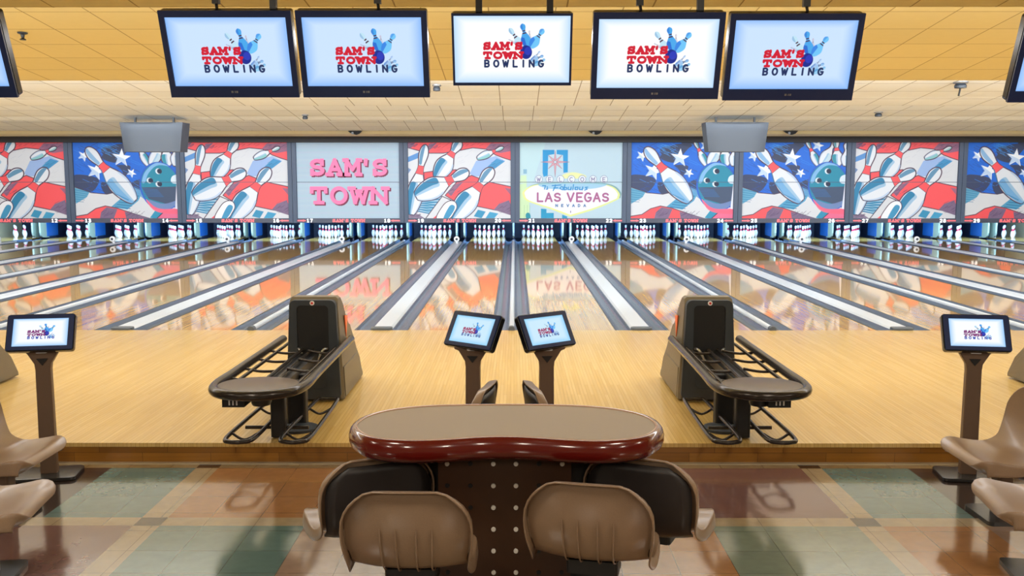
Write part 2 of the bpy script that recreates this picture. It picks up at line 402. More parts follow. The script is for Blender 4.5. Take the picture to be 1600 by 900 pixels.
# ------------------------------------------------------------------ artwork for the masking wall and the screens
ASP = 1.34
def sm(pts, k=5, closed=True): return [(p.x, p.y) for p in smooth_path([(a, b, 0) for a, b in pts], k, closed)]
WHITE, RED, TEAL, SKY, LINE, PLUM = (212, 212, 216), (240, 82, 88), (10, 118, 162), (120, 172, 206), (70, 44, 70), (120, 98, 128)
def art_pin(A, x0, y0, x1, y1, wd, side=1, band=True, rng=(0, 1), shade=TEAL, hf=0.62):
    """bowling pin drawn from head (x0,y0) to base (x1,y1), belly width wd"""
    prof = [(0, .0), (.015, .26), (.06, .46), (.13, .56), (.20, .50), (.28, .36), (.34, .33), (.42, .48), (.55, .84), (.66, 1.0), (.78, .94), (.9, .72), (.97, .50), (1.0, .3)]
    dx, dy = x1-x0, y1-y0; L = math.hypot(dx, dy); ux, uy = dx/L, dy/L; nx, ny = -uy, ux
    P = lambda t, s: (x0+dx*t+nx*s*wd/2, y0+dy*t+ny*s*wd/2)
    out = [P(t, r) for t, r in prof] + [P(t, -r) for t, r in prof[::-1]]
    out = sm(out, 4)
    A.poly(out, (222, 224, 230), line=LINE, lw=0.015); clip = A.mask(out)
    body = [(t, r) for t, r in prof]
    sh = [P(t, side*r*0.86) for t, r in body[8:]] + [P(t, side*r*-0.05) for t, r in body[8:][::-1]]
    A.poly(sm(sh, 4), SKY, .75, clip)
    A.poly(sm([P(t, -side*r*0.98) for t, r in body[8:]] + [P(t, -side*r*0.80) for t, r in body[8:][::-1]], 4), (176, 196, 222), .8, clip)
    sh = [P(t, side*r*0.88) for t, r in body[8:]] + [P(t, side*r*0.24) for t, r in body[8:][::-1]]
    A.poly(sm(sh, 4), shade, .95, clip)
    hd = [P(t, side*r*0.75) for t, r in body[1:6]] + [P(t, side*r*0.0) for t, r in body[1:6][::-1]]
    A.poly(sm(hd, 4), shade, .85, clip)
    if band:
        A.poly([P(.30, 1), P(.42, 1), P(.42, -1), P(.30, -1)], RED, 1, clip)
        A.stroke([P(.30, .5), P(.30, -.5)], 0.006, LINE, 1, clip); A.stroke([P(.42, .6), P(.42, -.6)], 0.006, LINE, 1, clip)
def hatch(A, M, x0, y0, x1, y1, n, col, dx=40, dy=-26, wd=.005, al=.7, seed=1):
    r = random.Random(seed)
    for i in range(n):
        x, y = r.uniform(x0, x1), r.uniform(y0, y1); A.stroke([M(x, y), M(x+dx*r.uniform(.6, 1.3), y+dy*r.uniform(.6, 1.3))], wd, col, al)
def mapA(cx, cy):
    k = (cy-40)/790.0; xl = 52+48*k; xr = 1106+30*k
    return ((cx-xl)/(xr-xl)*ASP, 1-k)
def mapB(cx, cy):
    k = (cy-58)/782.0; xl = 135-40*k; xr = 1185-62*k
    return ((cx-xl)/(xr-xl)*ASP, 1-k)
def mural_pins():
    A = Art(430, 320, WHITE, ASP); M = mapA
    def P(pts, col, al=1, line=None, s=False, lw=0.011): A.poly([M(*p) for p in pts] if not s else sm([M(*p) for p in pts]), col, al, line=line, lw=lw)
    P([(40, 30), (1120, 30), (1120, 225), (1040, 200), (960, 170), (860, 110), (720, 95), (600, 120), (420, 150), (280, 150), (150, 120), (40, 90)], RED, line=LINE)
    P([(40, 40), (130, 45), (90, 95), (40, 100)], PLUM, .9); P([(270, 55), (350, 45), (280, 120), (250, 110)], PLUM, .9)
    P([(850, 105), (900, 50), (1110, 45), (1110, 130), (1000, 150)], PLUM, .85)
    P([(60, 190), (170, 140), (170, 200), (60, 245)], (86, 140, 200)); P([(50, 290), (100, 320), (60, 380)], (60, 110, 170), .8)
    P([(230, 350), (340, 335), (520, 325), (560, 320), (560, 400), (360, 400), (240, 440)], RED, line=LINE)
    P([(700, 360), (760, 230), (960, 180), (1060, 230), (920, 320), (800, 390), (740, 390)], (150, 176, 220)); P([(880, 290), (970, 205), (1055, 235), (930, 330)], (60, 140, 190))
    P([(580, 440), (720, 380), (900, 450), (1130, 500), (1140, 770), (980, 745), (770, 700), (540, 640), (460, 590)], RED, line=LINE)
    P([(480, 560), (560, 470), (640, 450), (560, 540), (520, 600)], PLUM, .9); P([(960, 740), (1010, 680), (1110, 640), (1140, 700), (1140, 800)], PLUM, 1)
    P([(1060, 510), (1125, 520), (1125, 585)], PLUM, .8)
    P([(760, 810), (800, 740), (880, 760), (840, 830)], (50, 140, 180)); P([(880, 830), (920, 762), (1010, 780), (970, 830)], (60, 150, 190))
    for i in range(7):
        A.stroke([M(150+i*6+20, 735-i*18-10), M(420-i*4-60+i*14, 800-i*30-20)], 0.012, TEAL)
    P([(190, 640), (450, 600), (330, 790), (150, 740)], (96, 170, 205), .55)
    for i in range(6): A.stroke([M(185-i*6+30, 655+i*20), M(440-i*18, 605+i*33+20)], 0.014, (20, 120, 165))
    P([(100, 760), (200, 790), (270, 835), (100, 835)], PLUM, .9)
    P([(270, 835), (430, 600), (520, 640), (400, 835)], WHITE, line=LINE)
    P([(340, 835), (380, 800), (410, 835)], RED)
    for bx_ in ((60, 45, 120, 95), (260, 60, 330, 110), (880, 55, 1080, 110), (490, 500, 600, 590), (1000, 670, 1110, 780), (110, 775, 190, 825)): hatch(A, M, *bx_, 14, (84, 62, 96))
    hatch(A, M, 600, 60, 820, 90, 10, (190, 60, 70)); hatch(A, M, 330, 70, 480, 130, 10, (190, 60, 70)); hatch(A, M, 900, 250, 1030, 300, 9, (40, 110, 160)); hatch(A, M, 560, 140, 720, 260, 6, (190, 192, 204)); hatch(A, M, 960, 300, 1060, 420, 8, (196, 198, 204), al=.5)
    art_pin(A, *M(235, 62), *M(120, 790), .22, -1)
    art_pin(A, *M(590, 20), *M(360, 410), .235, -1)
    art_pin(A, *M(1035, 88), *M(770, 205), .10, 1, shade=(130, 190, 190))
    art_pin(A, *M(690, 335), *M(160, 600), .29, -1)
    art_pin(A, *M(935, 305), *M(555, 840), .29, -1)
    art_pin(A, *M(700, 480), *M(400, 860), .14, -1, band=False) if False else None
    P([(380, 835), (440, 700), (500, 650), (560, 655), (585, 710), (560, 770), (510, 835)], (238, 238, 242), line=LINE, s=True); P([(450, 835), (510, 700), (560, 700), (555, 750), (500, 835)], (10, 135, 180), .95, s=True)
    return A
def star(A, M, cx, cy, r, rot, col=(176, 200, 232)):
    pts = []
    for k in range(10):
        a = rot+k*PI/5; rr = r if k % 2 == 0 else r*.40
        pts.append(M(cx+rr*math.sin(a), cy-rr*math.cos(a)))
    A.poly(pts, (238, 240, 244)); A.poly([(x-.008, y+.004) for x, y in pts[3:9]], col, .8)
def mural_flag():
    A = Art(430, 320, (14, 100, 206), ASP); M = mapB; rr = random.Random(3)
    def P(pts, col, al=1, line=None, s=False, lw=0.011): A.poly([M(*p) for p in pts] if not s else sm([M(*p) for p in pts]), col, al, line=line, lw=lw)
    SL = (52, 58, 84)
    for blob in ([(540, 90), (640, 70), (760, 60), (700, 130), (560, 260), (420, 220), (450, 170)], [(110, 400), (220, 390), (360, 430), (330, 520), (250, 570), (100, 520)], [(420, 130), (520, 90), (620, 130), (560, 260), (470, 230)], [(380, 480), (480, 470), (560, 560), (420, 590)], [(560, 290), (700, 300), (640, 400), (600, 330)], [(640, 60), (760, 60), (720, 110)], [(700, 470), (790, 440), (800, 560), (720, 520)]):
        P(blob, SL, .95, s=True)
    for i in range(80):
        x, y = rr.uniform(130, 800), rr.uniform(60, 560); l = rr.uniform(40, 90)
        A.stroke([M(x, y), M(x+l, y+l*.45*rr.choice((1, -1, 1)))], 0.006, rr.choice((SL, (30, 70, 150), (40, 130, 220))), .8)
    hatch(A, M, 390, 60, 560, 170, 26, (60, 150, 230), 60, 30, seed=4); hatch(A, M, 140, 200, 330, 560, 30, (30, 60, 130), 60, 30, seed=5); hatch(A, M, 560, 400, 760, 560, 20, (40, 130, 226), 50, 34, seed=6)
    star(A, M, 620, 215, 98, .12); star(A, M, 345, 350, 96, .35); star(A, M, 705, 370, 50, .6); star(A, M, 235, 195, 60, .5); star(A, M, 890, 90, 62, .3)
    P([(90, 510), (270, 575), (430, 590), (560, 560), (700, 520), (900, 640), (1140, 740), (1140, 850), (80, 850)], WHITE, line=LINE)
    P([(100, 520), (255, 570), (225, 620), (105, 690)], (60, 150, 185), .9)
    for i in range(6): A.stroke([M(105, 545+i*24), M(245-i*12, 570+i*20)], 0.008, (20, 110, 160), .8)
    P([(560, 640), (690, 560), (800, 560), (740, 660), (620, 750), (460, 720)], (60, 150, 190), .95)
    for i in range(7): A.stroke([M(500+i*22, 720-i*24), M(650+i*20, 740-i*26)], 0.009, (16, 96, 150), .9)
    P([(690, 510), (810, 560), (800, 640), (700, 560)], (90, 150, 195), .9)
    P([(80, 850), (90, 820), (210, 800), (300, 740), (400, 712), (520, 735), (700, 800), (860, 850)], RED, line=LINE)
    P([(330, 850), (350, 780), (410, 725), (520, 745), (470, 850)], PLUM, 1); P([(600, 850), (590, 770), (700, 800), (860, 850)], PLUM, 1)
    P([(840, 835), (900, 760), (1010, 770), (920, 850)], (40, 140, 175)); P([(900, 850), (990, 770), (1140, 750), (1140, 850)], (226, 104, 140), line=LINE)
    # ball
    cx, cy, r = 985, 510, 205
    for x, y, a in ((900, 150, .25), (1010, 160, -.1), (1110, 140, .1)):
        pass
    art_pin(A, *M(775, 40), *M(890, 300), .10, 1, shade=(30, 140, 160)); art_pin(A, *M(1090, 20), *M(910, 290), .15, 1, band=False, shade=(190, 210, 220)); art_pin(A, *M(1075, 30), *M(1085, 300), .15, -1, shade=(20, 140, 160)); art_pin(A, *M(1180, 60), *M(1160, 300), .12, 1, band=False)
    circ = [M(cx+r*math.cos(a/40*2*PI), cy+r*1.2*math.sin(a/40*2*PI)) for a in range(40)]
    A.poly(circ, (22, 132, 160), line=(30, 90, 190), lw=.022); clip = A.mask(circ)
    A.poly([M(790, 520), M(1200, 510), M(1200, 620), M(1050, 700), M(850, 640)], (62, 72, 100), .95, clip); A.poly(sm([M(850, 650), M(1000, 690), M(1190, 640), M(1180, 720), M(1000, 780), M(860, 700)]), (110, 130, 180), .9, clip)
    A.poly(sm([M(820, 640), M(900, 720), M(1000, 745), M(1180, 735), M(1180, 790), M(1000, 790), M(880, 750)]), (236, 96, 124), .95)
    A.poly(sm([M(800, 460), M(850, 350), M(980, 262), M(1180, 290), M(1180, 320), M(990, 290), M(880, 370), M(830, 470)]), (130, 180, 224), .9, clip)
    for i in range(6): A.stroke([M(800, 530+i*16), M(950+i*10, 545+i*14)], 0.008, (40, 100, 160), .8, clip)
    for x, y in ((985, 352), (885, 448), (972, 485)):
        A.poly([M(x-6+30*math.cos(a/16*2*PI), y+30*math.sin(a/16*2*PI)) for a in range(16)], (214, 224, 232)); A.poly([M(x+6+25*math.cos(a/16*2*PI), y+26*math.sin(a/16*2*PI)) for a in range(16)], (26, 36, 66))
    A.poly(sm([M(1095, 450), M(1120, 400), M(1190, 390), M(1190, 470), M(1120, 480)]), (214, 226, 240), .95)
    P([(1150, 470), (1190, 470), (1150, 750), (1105, 740)], (226, 226, 240))
    hatch(A, M, 350, 760, 460, 830, 18, (84, 66, 104), seed=8); hatch(A, M, 600, 790, 780, 838, 16, (84, 66, 104), seed=9)
    art_pin(A, *M(270, 110), *M(700, 665), .275, -1, shade=(110, 165, 210))
    A.stroke([M(400, 340), M(430, 460), M(520, 590), M(640, 650)], 0.014, (30, 120, 170), .8)
    return A
def mural_town():
    A = Art(300, 224, (168, 188, 204), ASP)
    for i in range(30): A.stroke([(0, i/30), (ASP, i/30+.01)], 0.02, (164+i % 3*6, 185+i % 2*6, 202), .5)
    return A
def mural_vegas():
    A = Art(430, 320, (178, 200, 212), ASP)
    M = lambda cx, cy: ((cx-75)/1008*ASP, (832-cy)/757)
    def P(pts, col, al=1, line=None, lw=.006, s=False): A.poly([M(*p) for p in pts] if not s else sm([M(*p) for p in pts]), col, al, line=line, lw=lw)
    P([(75, 75), (330, 75), (200, 480), (75, 480)], (186, 220, 218), .4)
    P([(75, 490), (140, 480), (170, 690), (165, 832), (75, 832)], (196, 220, 160), .8); P([(85, 400), (140, 400), (145, 480), (75, 480)], (200, 222, 170), .8)
    P([(110, 340), (145, 340), (145, 385), (110, 385)], (110, 160, 190), .8)
    for x in (120, 150, 175): A.stroke([M(x, 700), M(x, 832)], .006, (130, 180, 130), .7)
    P([(300, 148), (415, 148), (415, 190), (355, 200), (350, 405), (310, 415), (300, 380)], (0, 138, 196)); P([(437, 148), (548, 148), (548, 370), (505, 375), (500, 200), (437, 190)], (0, 138, 196))
    c = (423, 268)
    for k in range(8):
        a = k*PI/4; l = (150 if k in (2, 6) else 140 if k in (0, 4) else 95); l = 110 if k == 6 else l
        P([(c[0]+l*math.cos(a), c[1]+l*math.sin(a)), (c[0]+18*math.cos(a+.7), c[1]+18*math.sin(a+.7)), (c[0]+18*math.cos(a-.7), c[1]+18*math.sin(a-.7))], (206, 150, 160), line=(140, 96, 120), lw=.004)
    P([(490, 400), (600, 370), (720, 400), (700, 430), (500, 430)], (222, 222, 150), .9, s=True)
    # sign board
    board = [(105, 600), (110, 560), (180, 510), (300, 488), (600, 478), (880, 488), (1000, 520), (1058, 580), (1058, 620), (1030, 650), (820, 740), (590, 812), (560, 810), (380, 740), (150, 660)]
    P([(x+14, y-10) for x, y in board], (110, 150, 150), .9, s=True); P(board, (216, 220, 140), s=True)
    P([(585+(x-585)*.955, 640+(y-640)*.92-6) for x, y in board], (226, 222, 230), s=True)
    P([(300, 484), (900, 484), (830, 530), (560, 545), (330, 530)], (120, 180, 210), .8, s=True)
    for i, ch in enumerate('WELCOME'):
        x = 262+i*107; P([(x+36*math.cos(a/16*2*PI), 440+38*math.sin(a/16*2*PI)) for a in range(16)], (214, 220, 228), line=(130, 140, 170), lw=.007)
        for l in SANS[ch]: A.stroke([M(x-18+36*p, 460-38*q) for p, q in l], .010, (120, 110, 150))
    ls, _ = word_strokes('LAS VEGAS', 0, 0, 1, 1, .18); n = _
    for l in ls: A.stroke([M(238+p*720/n, 662-q*82) for p, q in l], .024, (158, 84, 130))
    ls, n = word_strokes('NEVADA', 0, 0, 1, 1, 1.4)
    for l in ls: A.stroke([M(428+p*300/n, 716-q*24) for p, q in l], .011, (60, 110, 160))
    fab = [[(405, 555), (430, 500), (425, 498)], [(395, 505), (480, 498)], [(410, 528), (450, 526)], [(490, 545), (470, 530), (485, 515), (505, 520), (500, 548)], [(520, 495), (512, 548), (535, 545), (540, 525), (515, 522)], [(556, 520), (550, 545), (575, 545), (582, 518), (580, 548)], [(605, 495), (598, 548)], [(625, 520), (620, 545), (645, 545), (650, 520), (620, 522)], [(668, 520), (662, 545), (690, 545), (696, 518), (692, 548)], [(745, 520), (722, 522), (740, 540), (715, 550)], [(300, 505), (330, 505), (318, 540)], [(345, 515), (350, 540), (335, 540)]]
    for l in fab: A.stroke([M(*p) for p in l], .014, (30, 130, 190))
    P([(285, 832), (285, 735), (340, 740), (340, 778), (412, 778), (412, 832)], (0, 138, 180)); P([(140, 832), (135, 790), (160, 775), (180, 795), (180, 832)], (0, 130, 150), s=True); P([(495, 832), (495, 795), (545, 815), (545, 832)], (20, 140, 180))
    A.stroke([M(578, 760), M(578, 775)], .01, (90, 90, 120))
    return A
def logo(A, x, y, s, cols):
    """SAM'S TOWN BOWLING mark with flying pins; x, y = lower left, s = overall width"""
    m = lambda cx, cy: (x+(cx-140)/1080*s, y+(780-cy)/1080*s)
    def pin(hx, hy, bx, by, wd, c1, c2, al=1.0):
        prof = [(0, .1), (.06, .46), (.15, .54), (.28, .34), (.36, .32), (.5, .7), (.66, 1.0), (.82, .9), (1.0, .4)]
        dx, dy = bx-hx, by-hy; L = math.hypot(dx, dy); nx, ny = -dy/L, dx/L
        P = lambda t, q: m(hx+dx*t+nx*q*wd/2, hy+dy*t+ny*q*wd/2)
        out = sm([P(t, r) for t, r in prof]+[P(t, -r) for t, r in prof[::-1]], 4)
        A.poly(out, c1, al); cl = A.mask(out)
        A.poly([P(.5, 1.1), P(1.02, 1.1), P(1.02, .1), P(.6, .2)], c2, .8*al, cl); A.poly([P(0, 1), P(.2, 1), P(.25, .1), P(0, 0)], c2, .5*al, cl)
        for t in (.28, .38): A.poly([P(t, 1), P(t+.05, 1), P(t+.05, -1), P(t, -1)], (70, 20, 60), al, cl)
    pin(960, 150, 970, 330, 60, (200, 190, 205), (150, 150, 180), .7); pin(600, 300, 760, 380, 50, (190, 190, 210), (120, 130, 170), .6)
    pin(615, 115, 880, 480, 150, (190, 225, 242), (90, 150, 205)); pin(835, 40, 930, 430, 170, (70, 165, 232), (20, 84, 200)); pin(1205, 130, 985, 440, 170, (110, 195, 245), (20, 110, 220))
    pin(1210, 580, 990, 660, 95, (150, 195, 235), (60, 120, 200)); pin(1150, 500, 1010, 660, 60, (170, 200, 235), (80, 130, 200), .8); pin(1240, 640, 1040, 740, 90, (150, 205, 240), (70, 150, 210))
    A.poly([m(905+105*math.cos(a/24*2*PI), 520+118*math.sin(a/24*2*PI)) for a in range(24)], (14, 40, 140)); A.poly([m(935+60*math.cos(a/24*2*PI), 500+70*math.sin(a/24*2*PI)) for a in range(24)], (40, 60, 190), .8)
    for word, y0, h in (("SAM'S", 478, 130), ('TOWN', 632, 118)):
        ls, n = word_strokes(word, 0, 0, 1, 1, .22, slab=True)
        for l in ls: A.stroke([m(165+p*675/n, y0-12-q*(h-24)) for p, q in l], .036*s*1.1, cols[0])
    ls, n = word_strokes('BOWLING', 0, 0, 1, 1, .75)
    for l in ls: A.stroke([m(175+p*1040/n, 768-q*108) for p, q in l], .029*s*1.05, cols[1])
def screen_art(bg, edge, lx, ly, ls, W=440, H=250, asp=1.76, red=(206, 20, 50), navy=(20, 44, 92)):
    A = Art(W, H, bg, asp)
    d = np.minimum(np.minimum(A.X, asp-A.X)*1.0, np.minimum(A.Y, (1-A.Y)*1.6))
    k = np.clip(1-d/0.20, 0, 1)[..., None]**1.3*0.85
    A.img[:] = A.img*(1-k)+np.array(lin(edge), np.float32)*k
    logo(A, lx, ly, ls, (red, navy)); return A
# ------------------------------------------------------------------ the setting
STEP_Y, FLOOR_Z, FOUL_Y = 6.82, -0.15, 12.0
XE = 16.5
def struct(mb, name, mats, **k): return tag(mb.build(name, mats, **k), kind='structure')
# tiled floor: colour blocks between narrow strips, all one surface
TILE = {'teal': (88, 112, 108), 'sage': (112, 122, 108), 'mauve': (112, 80, 74), 'rust': (150, 106, 66), 'sand': (150, 132, 104), 'dark': (52, 40, 36), 'rose': (138, 114, 98)}
for k_, c_ in TILE.items(): tilegrid('tile_'+k_, c_, [v*0.72 for v in c_], 0.3048, 0.0022, 0.12, 0.0, 0.02, 0.16, bump=0.06, gloss_spec=0.8, nscale=14)
names = ['tile_'+k for k in TILE]; ix = {k: i for i, k in enumerate(TILE)}
xs = [-16.6, -12.1, -9.0, -6.6, -5.1, -4.95, -3.75, -2.86, -2.25, -2.09, -1.22, -0.61, 0.61, 1.22, 2.09, 2.24, 2.86, 3.75, 4.95, 5.1, 6.6, 9.0, 12.1, 16.6]
ys = [-6.0, -3.2, -3.05, -1.0, 1.0, 2.35, 2.5, 3.4, 4.15, 4.31, 5.55, 5.69, 6.70, STEP_Y]
fl = MB(); fr = random.Random(5)
fix = {(-2.86, 5.69): 'teal', (-2.09, 5.69): 'rust', (-1.22, 5.69): 'rust', (-2.86, 4.31): 'mauve', (-2.09, 4.31): 'teal', (-1.22, 4.31): 'rose', (-3.75, 5.69): 'dark', (-3.75, 4.31): 'mauve',
       (1.22, 5.69): 'mauve', (0.61, 5.69): 'mauve', (2.24, 5.69): 'teal', (2.86, 5.69): 'dark', (1.22, 4.31): 'sage', (2.24, 4.31): 'rust', (2.86, 4.31): 'rose', (0.61, 4.31): 'rust', (-0.61, 4.31): 'mauve'}
for i in range(len(xs)-1):
    for j in range(len(ys)-1):
        nx = xs[i+1]-xs[i] < 0.2; ny = ys[j+1]-ys[j] < 0.2
        if nx and ny: c = 'dark'
        elif nx or ny: c = 'sand'
        else: c = fix.get((xs[i], ys[j])) or fr.choice(['teal', 'sage', 'mauve', 'rust', 'rose', 'sand'])
        b = len(fl.v); fl.add([(xs[i], ys[j], FLOOR_Z), (xs[i+1], ys[j], FLOOR_Z), (xs[i+1], ys[j+1], FLOOR_Z), (xs[i], ys[j+1], FLOOR_Z)], [(0, 1, 2, 3)], ix[c])
struct(fl, 'floor', names)
struct(MB().box(-XE, XE, STEP_Y, FOUL_Y, -0.03, 0.0), 'floor_approach', 'approach_wood')
struct(MB().box(-XE, XE, STEP_Y+0.012, STEP_Y+0.06, FLOOR_Z, -0.03), 'trim_1', 'riser_wood')
struct(MB().box(-XE, XE, STEP_Y-0.035, STEP_Y+0.012, FLOOR_Z, FLOOR_Z+0.006), 'trim_2', 'foot_strip')
struct(MB().box(-XE, XE, FOUL_Y, 32.4, -0.16, -0.12), 'floor_under_lanes', 'navy')
# ceiling: sawtooth panels, each falling 6 degrees away from the seats to its lip
tilegrid('ceiling_ochre', (230, 212, 150), (160, 134, 80), 0.61, 0.006, 0.7, 0.2, 0.0, 0.03)
tilegrid('ceiling_cream', (238, 236, 226), (146, 136, 116), 0.61, 0.007, 0.75, 0.2, 0.0, 0.03)
def ceiling_panel(y0, y1, zlip, m, slope=0.105):
    L = math.hypot(y1-y0, (y1-y0)*slope); mb = MB()
    mb.box(-XE-0.1, XE+0.1, -L, 0, 0, 0.05)
    o = struct(mb, 'ceiling', m); o.location = (0, y1, zlip); o.rotation_euler = (-math.atan(slope), 0, 0)
    struct(MB().box(-XE, XE, y1, y1+0.03, zlip, zlip+0.62), 'trim_3', 'ceiling_cream' if m == 'ceiling_cream' else 'ceiling_ochre')
ceiling_panel(2.0, 7.0, 3.13, 'ceiling_ochre')
prev = 7.03
for y1, m in ((12.05, 'ceiling_ochre'), (16.3, 'ceiling_cream'), (20.6, 'ceiling_cream'), (24.9, 'ceiling_cream'), (28.35, 'ceiling_cream')):
    ceiling_panel(prev, y1, 3.11 if y1 < 28 else 3.20, m); prev = y1+0.03
struct(MB().box(-XE-0.1, XE+0.1, -6, 2.05, 3.66, 3.72), 'ceiling', 'ceiling_ochre')
cn = MB().prism([(27.95, 3.24), (27.95, 3.15), (28.05, 3.12), (28.2, 3.10), (28.42, 3.10), (28.42, 3.24)], lambda p, q, t: (t, p, q), -XE, XE)
struct(cn, 'trim_4', 'cornice')
struct(MB().box(-XE, XE, 28.45, 28.75, 2.93, 3.4), 'trim_5', 'header')
struct(MB().box(-XE-0.1, XE+0.1, 28.4, 32.5, 3.4, 3.5), 'ceiling', 'navy')
struct(MB().box(-XE-0.2, -XE-0.1, -6, 32.5, -0.16, 3.8), 'wall_left', 'wall_paint')
struct(MB().box(XE+0.1, XE+0.2, -6, 32.5, -0.16, 3.8), 'wall_right', 'wall_paint')
struct(MB().box(-XE-0.2, XE+0.2, 32.4, 32.5, -0.16, 3.5), 'wall_back', 'navy')
struct(MB().box(-XE-0.2, XE+0.2, -6.1, -6, -0.16, 3.8), 'wall_front', 'wall_paint')

# ------------------------------------------------------------------ masking wall
ARTS = {'pins': mural_pins(), 'flag': mural_flag(), 'town': mural_town(), 'vegas': mural_vegas()}
MY, MZ0, MZS, MZM, MZ1 = 28.6, 0.566, 0.70, 1.765, 2.93
PW = 3.03
panel_mesh = {}
for k_, A_ in ARTS.items():
    vm = (MZM-MZS)/(MZ1-MZS)
    panel_mesh[k_] = (A_.mesh('panel_'+k_, PW, MZM-0.008-MZS, 'mural_print', 0, vm-.004), A_.mesh('panel_'+k_, PW, MZ1-MZM-0.008, 'mural_print', vm+.004, 1))
seq = [('pins', 11), ('flag', 13), ('pins', 15), ('town', 17), ('pins', 19), ('vegas', 21), ('flag', 23), ('flag', 25), ('pins', 27), ('flag', 29)]
desc = {'pins': 'masking panel with a mural of tumbling pins on red and white stripes', 'flag': 'masking panel with a mural of a pin and teal ball on a starry blue flag',
        'town': 'pale blue masking panel with the pink words', 'vegas': 'pale masking panel with a painted town welcome sign'}
def put(me, name, parent, loc):
    o = bpy.data.objects.new(name, me); COL.objects.link(o); o.parent = parent; o.location = loc; return o
word_me = None
GLYPH = {}
def letters(parent, word, ch, cw, gap, wd, y, material, loc, name='letter', slab=True, t=.004, k=1.0):
    """one flat slab per letter"""
    tot = word_strokes(word, 0, 0, ch, cw, gap, slab=slab)[1]*k; x = -tot/2
    for c in word:
        if c == ' ': x += (cw*.6)*k; continue
        ls, w1 = word_strokes(c, 0, 0, ch, cw, gap, slab=slab); key = (c, ch, cw, wd, material, k)
        if key not in GLYPH:
            mb = MB(); stroke_mesh.k = 0; stroke_mesh(mb, [[(p*k, q) for p, q in l] for l in ls], wd, y, t=t); GLYPH[key] = mb.mesh(name, material)
        put(GLYPH[key], name, parent, (loc[0]+x, loc[1], loc[2])); x += (w1+gap)*k
num_me = {}
for i, (kind, n) in enumerate(seq):
    cx = -16.5+1.65+3.3*i+0.05
    lab = {'pins': f'mural of tumbling pins on red and white stripes above numbers {n} and {n+1}', 'flag': f'mural of pin and teal ball on starry blue flag above numbers {n} and {n+1}',
           'town': 'pale blue masking panel with pink two-word lettering above numbers 17 and 18', 'vegas': 'pale masking panel with painted welcome sign above numbers 21 and 22'}[kind]
    t = empty('masking_unit', (cx, MY, MZ0), 0, lab, 'wall panel', 'masking panels across the far ends of the lanes')
    put(panel_mesh[kind][0], 'lower_panel', t, (0, 0, MZS-MZ0)); put(panel_mesh[kind][1], 'upper_panel', t, (0, 0, MZM+0.008-MZ0))
    MB().box(-PW/2-.02, PW/2+.02, .004, .05, 0, MZ1-MZ0).build('backing', 'slate', t)
    f = MB()
    for sx in (-1, 1): MB().box(sx*1.585-.06, sx*1.585+.06, -.05, .05, 0, MZ1-MZ0).build('frame_post', 'slate', t)
    MB().box(-1.645, 1.645, -.03, .003, 0, MZS-MZ0-.01).build('number_strip', 'strip', t)
    if word_me is None:
        ls, wl = word_strokes("SAM'S TOWN", 0, 0, .075, .075, .022, slab=True); word_me = 1; mb = MB(); mb.prism([(-.055, 0), (.045, .035), (.045, -.035)], lambda p, q, s: (p, s, q), -.036, -.031)
        mb.prism([(.045, .02), (.25, .02), (.25, -.02), (.045, -.02)], lambda p, q, s: (p, s, q), -.036, -.031); arrow_me = mb.mesh('arrow', 'red_letter')
    letters(t, "SAM'S TOWN", .075, .085, .024, .024, -.036, 'red_letter', (0, 0, .028))
    for num, ax, sx in ((n, -1.16, -1), (n+1, 1.14, 1)):
        letters(t, str(num), .086, .075, .03, .024, -.036, 'white_number', (ax, 0, .022), name='digit', slab=False)
        a = put(arrow_me, 'arrow', t, (ax+sx*.15, 0, .065)); a.scale = (sx, 1, 1)
    if kind == 'town':
        for word, z in (("SAM'S", 1.43), ('TOWN', .60)):
            ls, wl = word_strokes(word, 0, 0, .42, .46, .10, slab=True); k = 2.28/wl
            letters(t, word, .42, .46, .10, .105, -.022, 'pink_letter', (.02, 0, z), t=.01, k=k)
            letters(t, word, .42, .46, .10, .105, -.010, 'wine_letter', (.06, 0, z-.04), name='letter_edge', t=.008, k=k)

# ------------------------------------------------------------------ lanes, gutters, dividers
NX = [3.3*k for k in range(-5, 6)]; WX = [1.65+3.3*k for k in range(-5, 5)]
LX = sorted([x+s*.783 for x in NX for s in (-1, 1) if abs(x+s*.783) < XE])
LANE_N = {x: 11+i for i, x in enumerate(LX)}
lm = MB().box(-.527, .527, FOUL_Y, 31.5, -.04, 0).mesh('lane', 'lane_wood')
for x in LX:
    n = LANE_N[x]
    o = bpy.data.objects.new('bowling_lane', lm); COL.objects.link(o); o.location = (x, 0, 0)
    tag(o, f'glossy maple bowling lane running back to the pins under number {n}', 'bowling lane', 'maple bowling lanes side by side')
def gutter_mesh(w, s):
    mb = MB(); n = 8; sec = [(-w/2, 0.0)] + [(w/2*.92*math.cos(PI+PI*k/n), -.005-.075*math.sin(PI*k/n)) for k in range(n+1)] + [(w/2, 0.0)]
    sec2 = sec + [(w/2, -.115), (-w/2, -.115)]
    return mb.prism(sec2, lambda p, q, t: (p, t, q), FOUL_Y, 29.8).mesh('gutter', 'gutter', smooth=.6)
gn, gw = gutter_mesh(.212, 1), gutter_mesh(.198, 1)
cap = MB().prism([(-.13, -.115), (.13, -.115), (.13, .0), (.105, .022), (-.105, .022), (-.13, .0)], lambda p, q, t: (p, t, q), FOUL_Y+.13, 28.4).mesh('cover', 'cap_white')
cape = MB().prism(rrect(.27, .15, .05, cx=0, cy=0), lambda p, q, t: (p, q+FOUL_Y+.06, t), -.11, .03).mesh('end_cap', 'cap_end', bevel=.008)
pc = [(-.034, -.115), (.034, -.115)] + [(.034*math.cos(PI*k/8), .012+.03*math.sin(PI*k/8)) for k in range(9)]
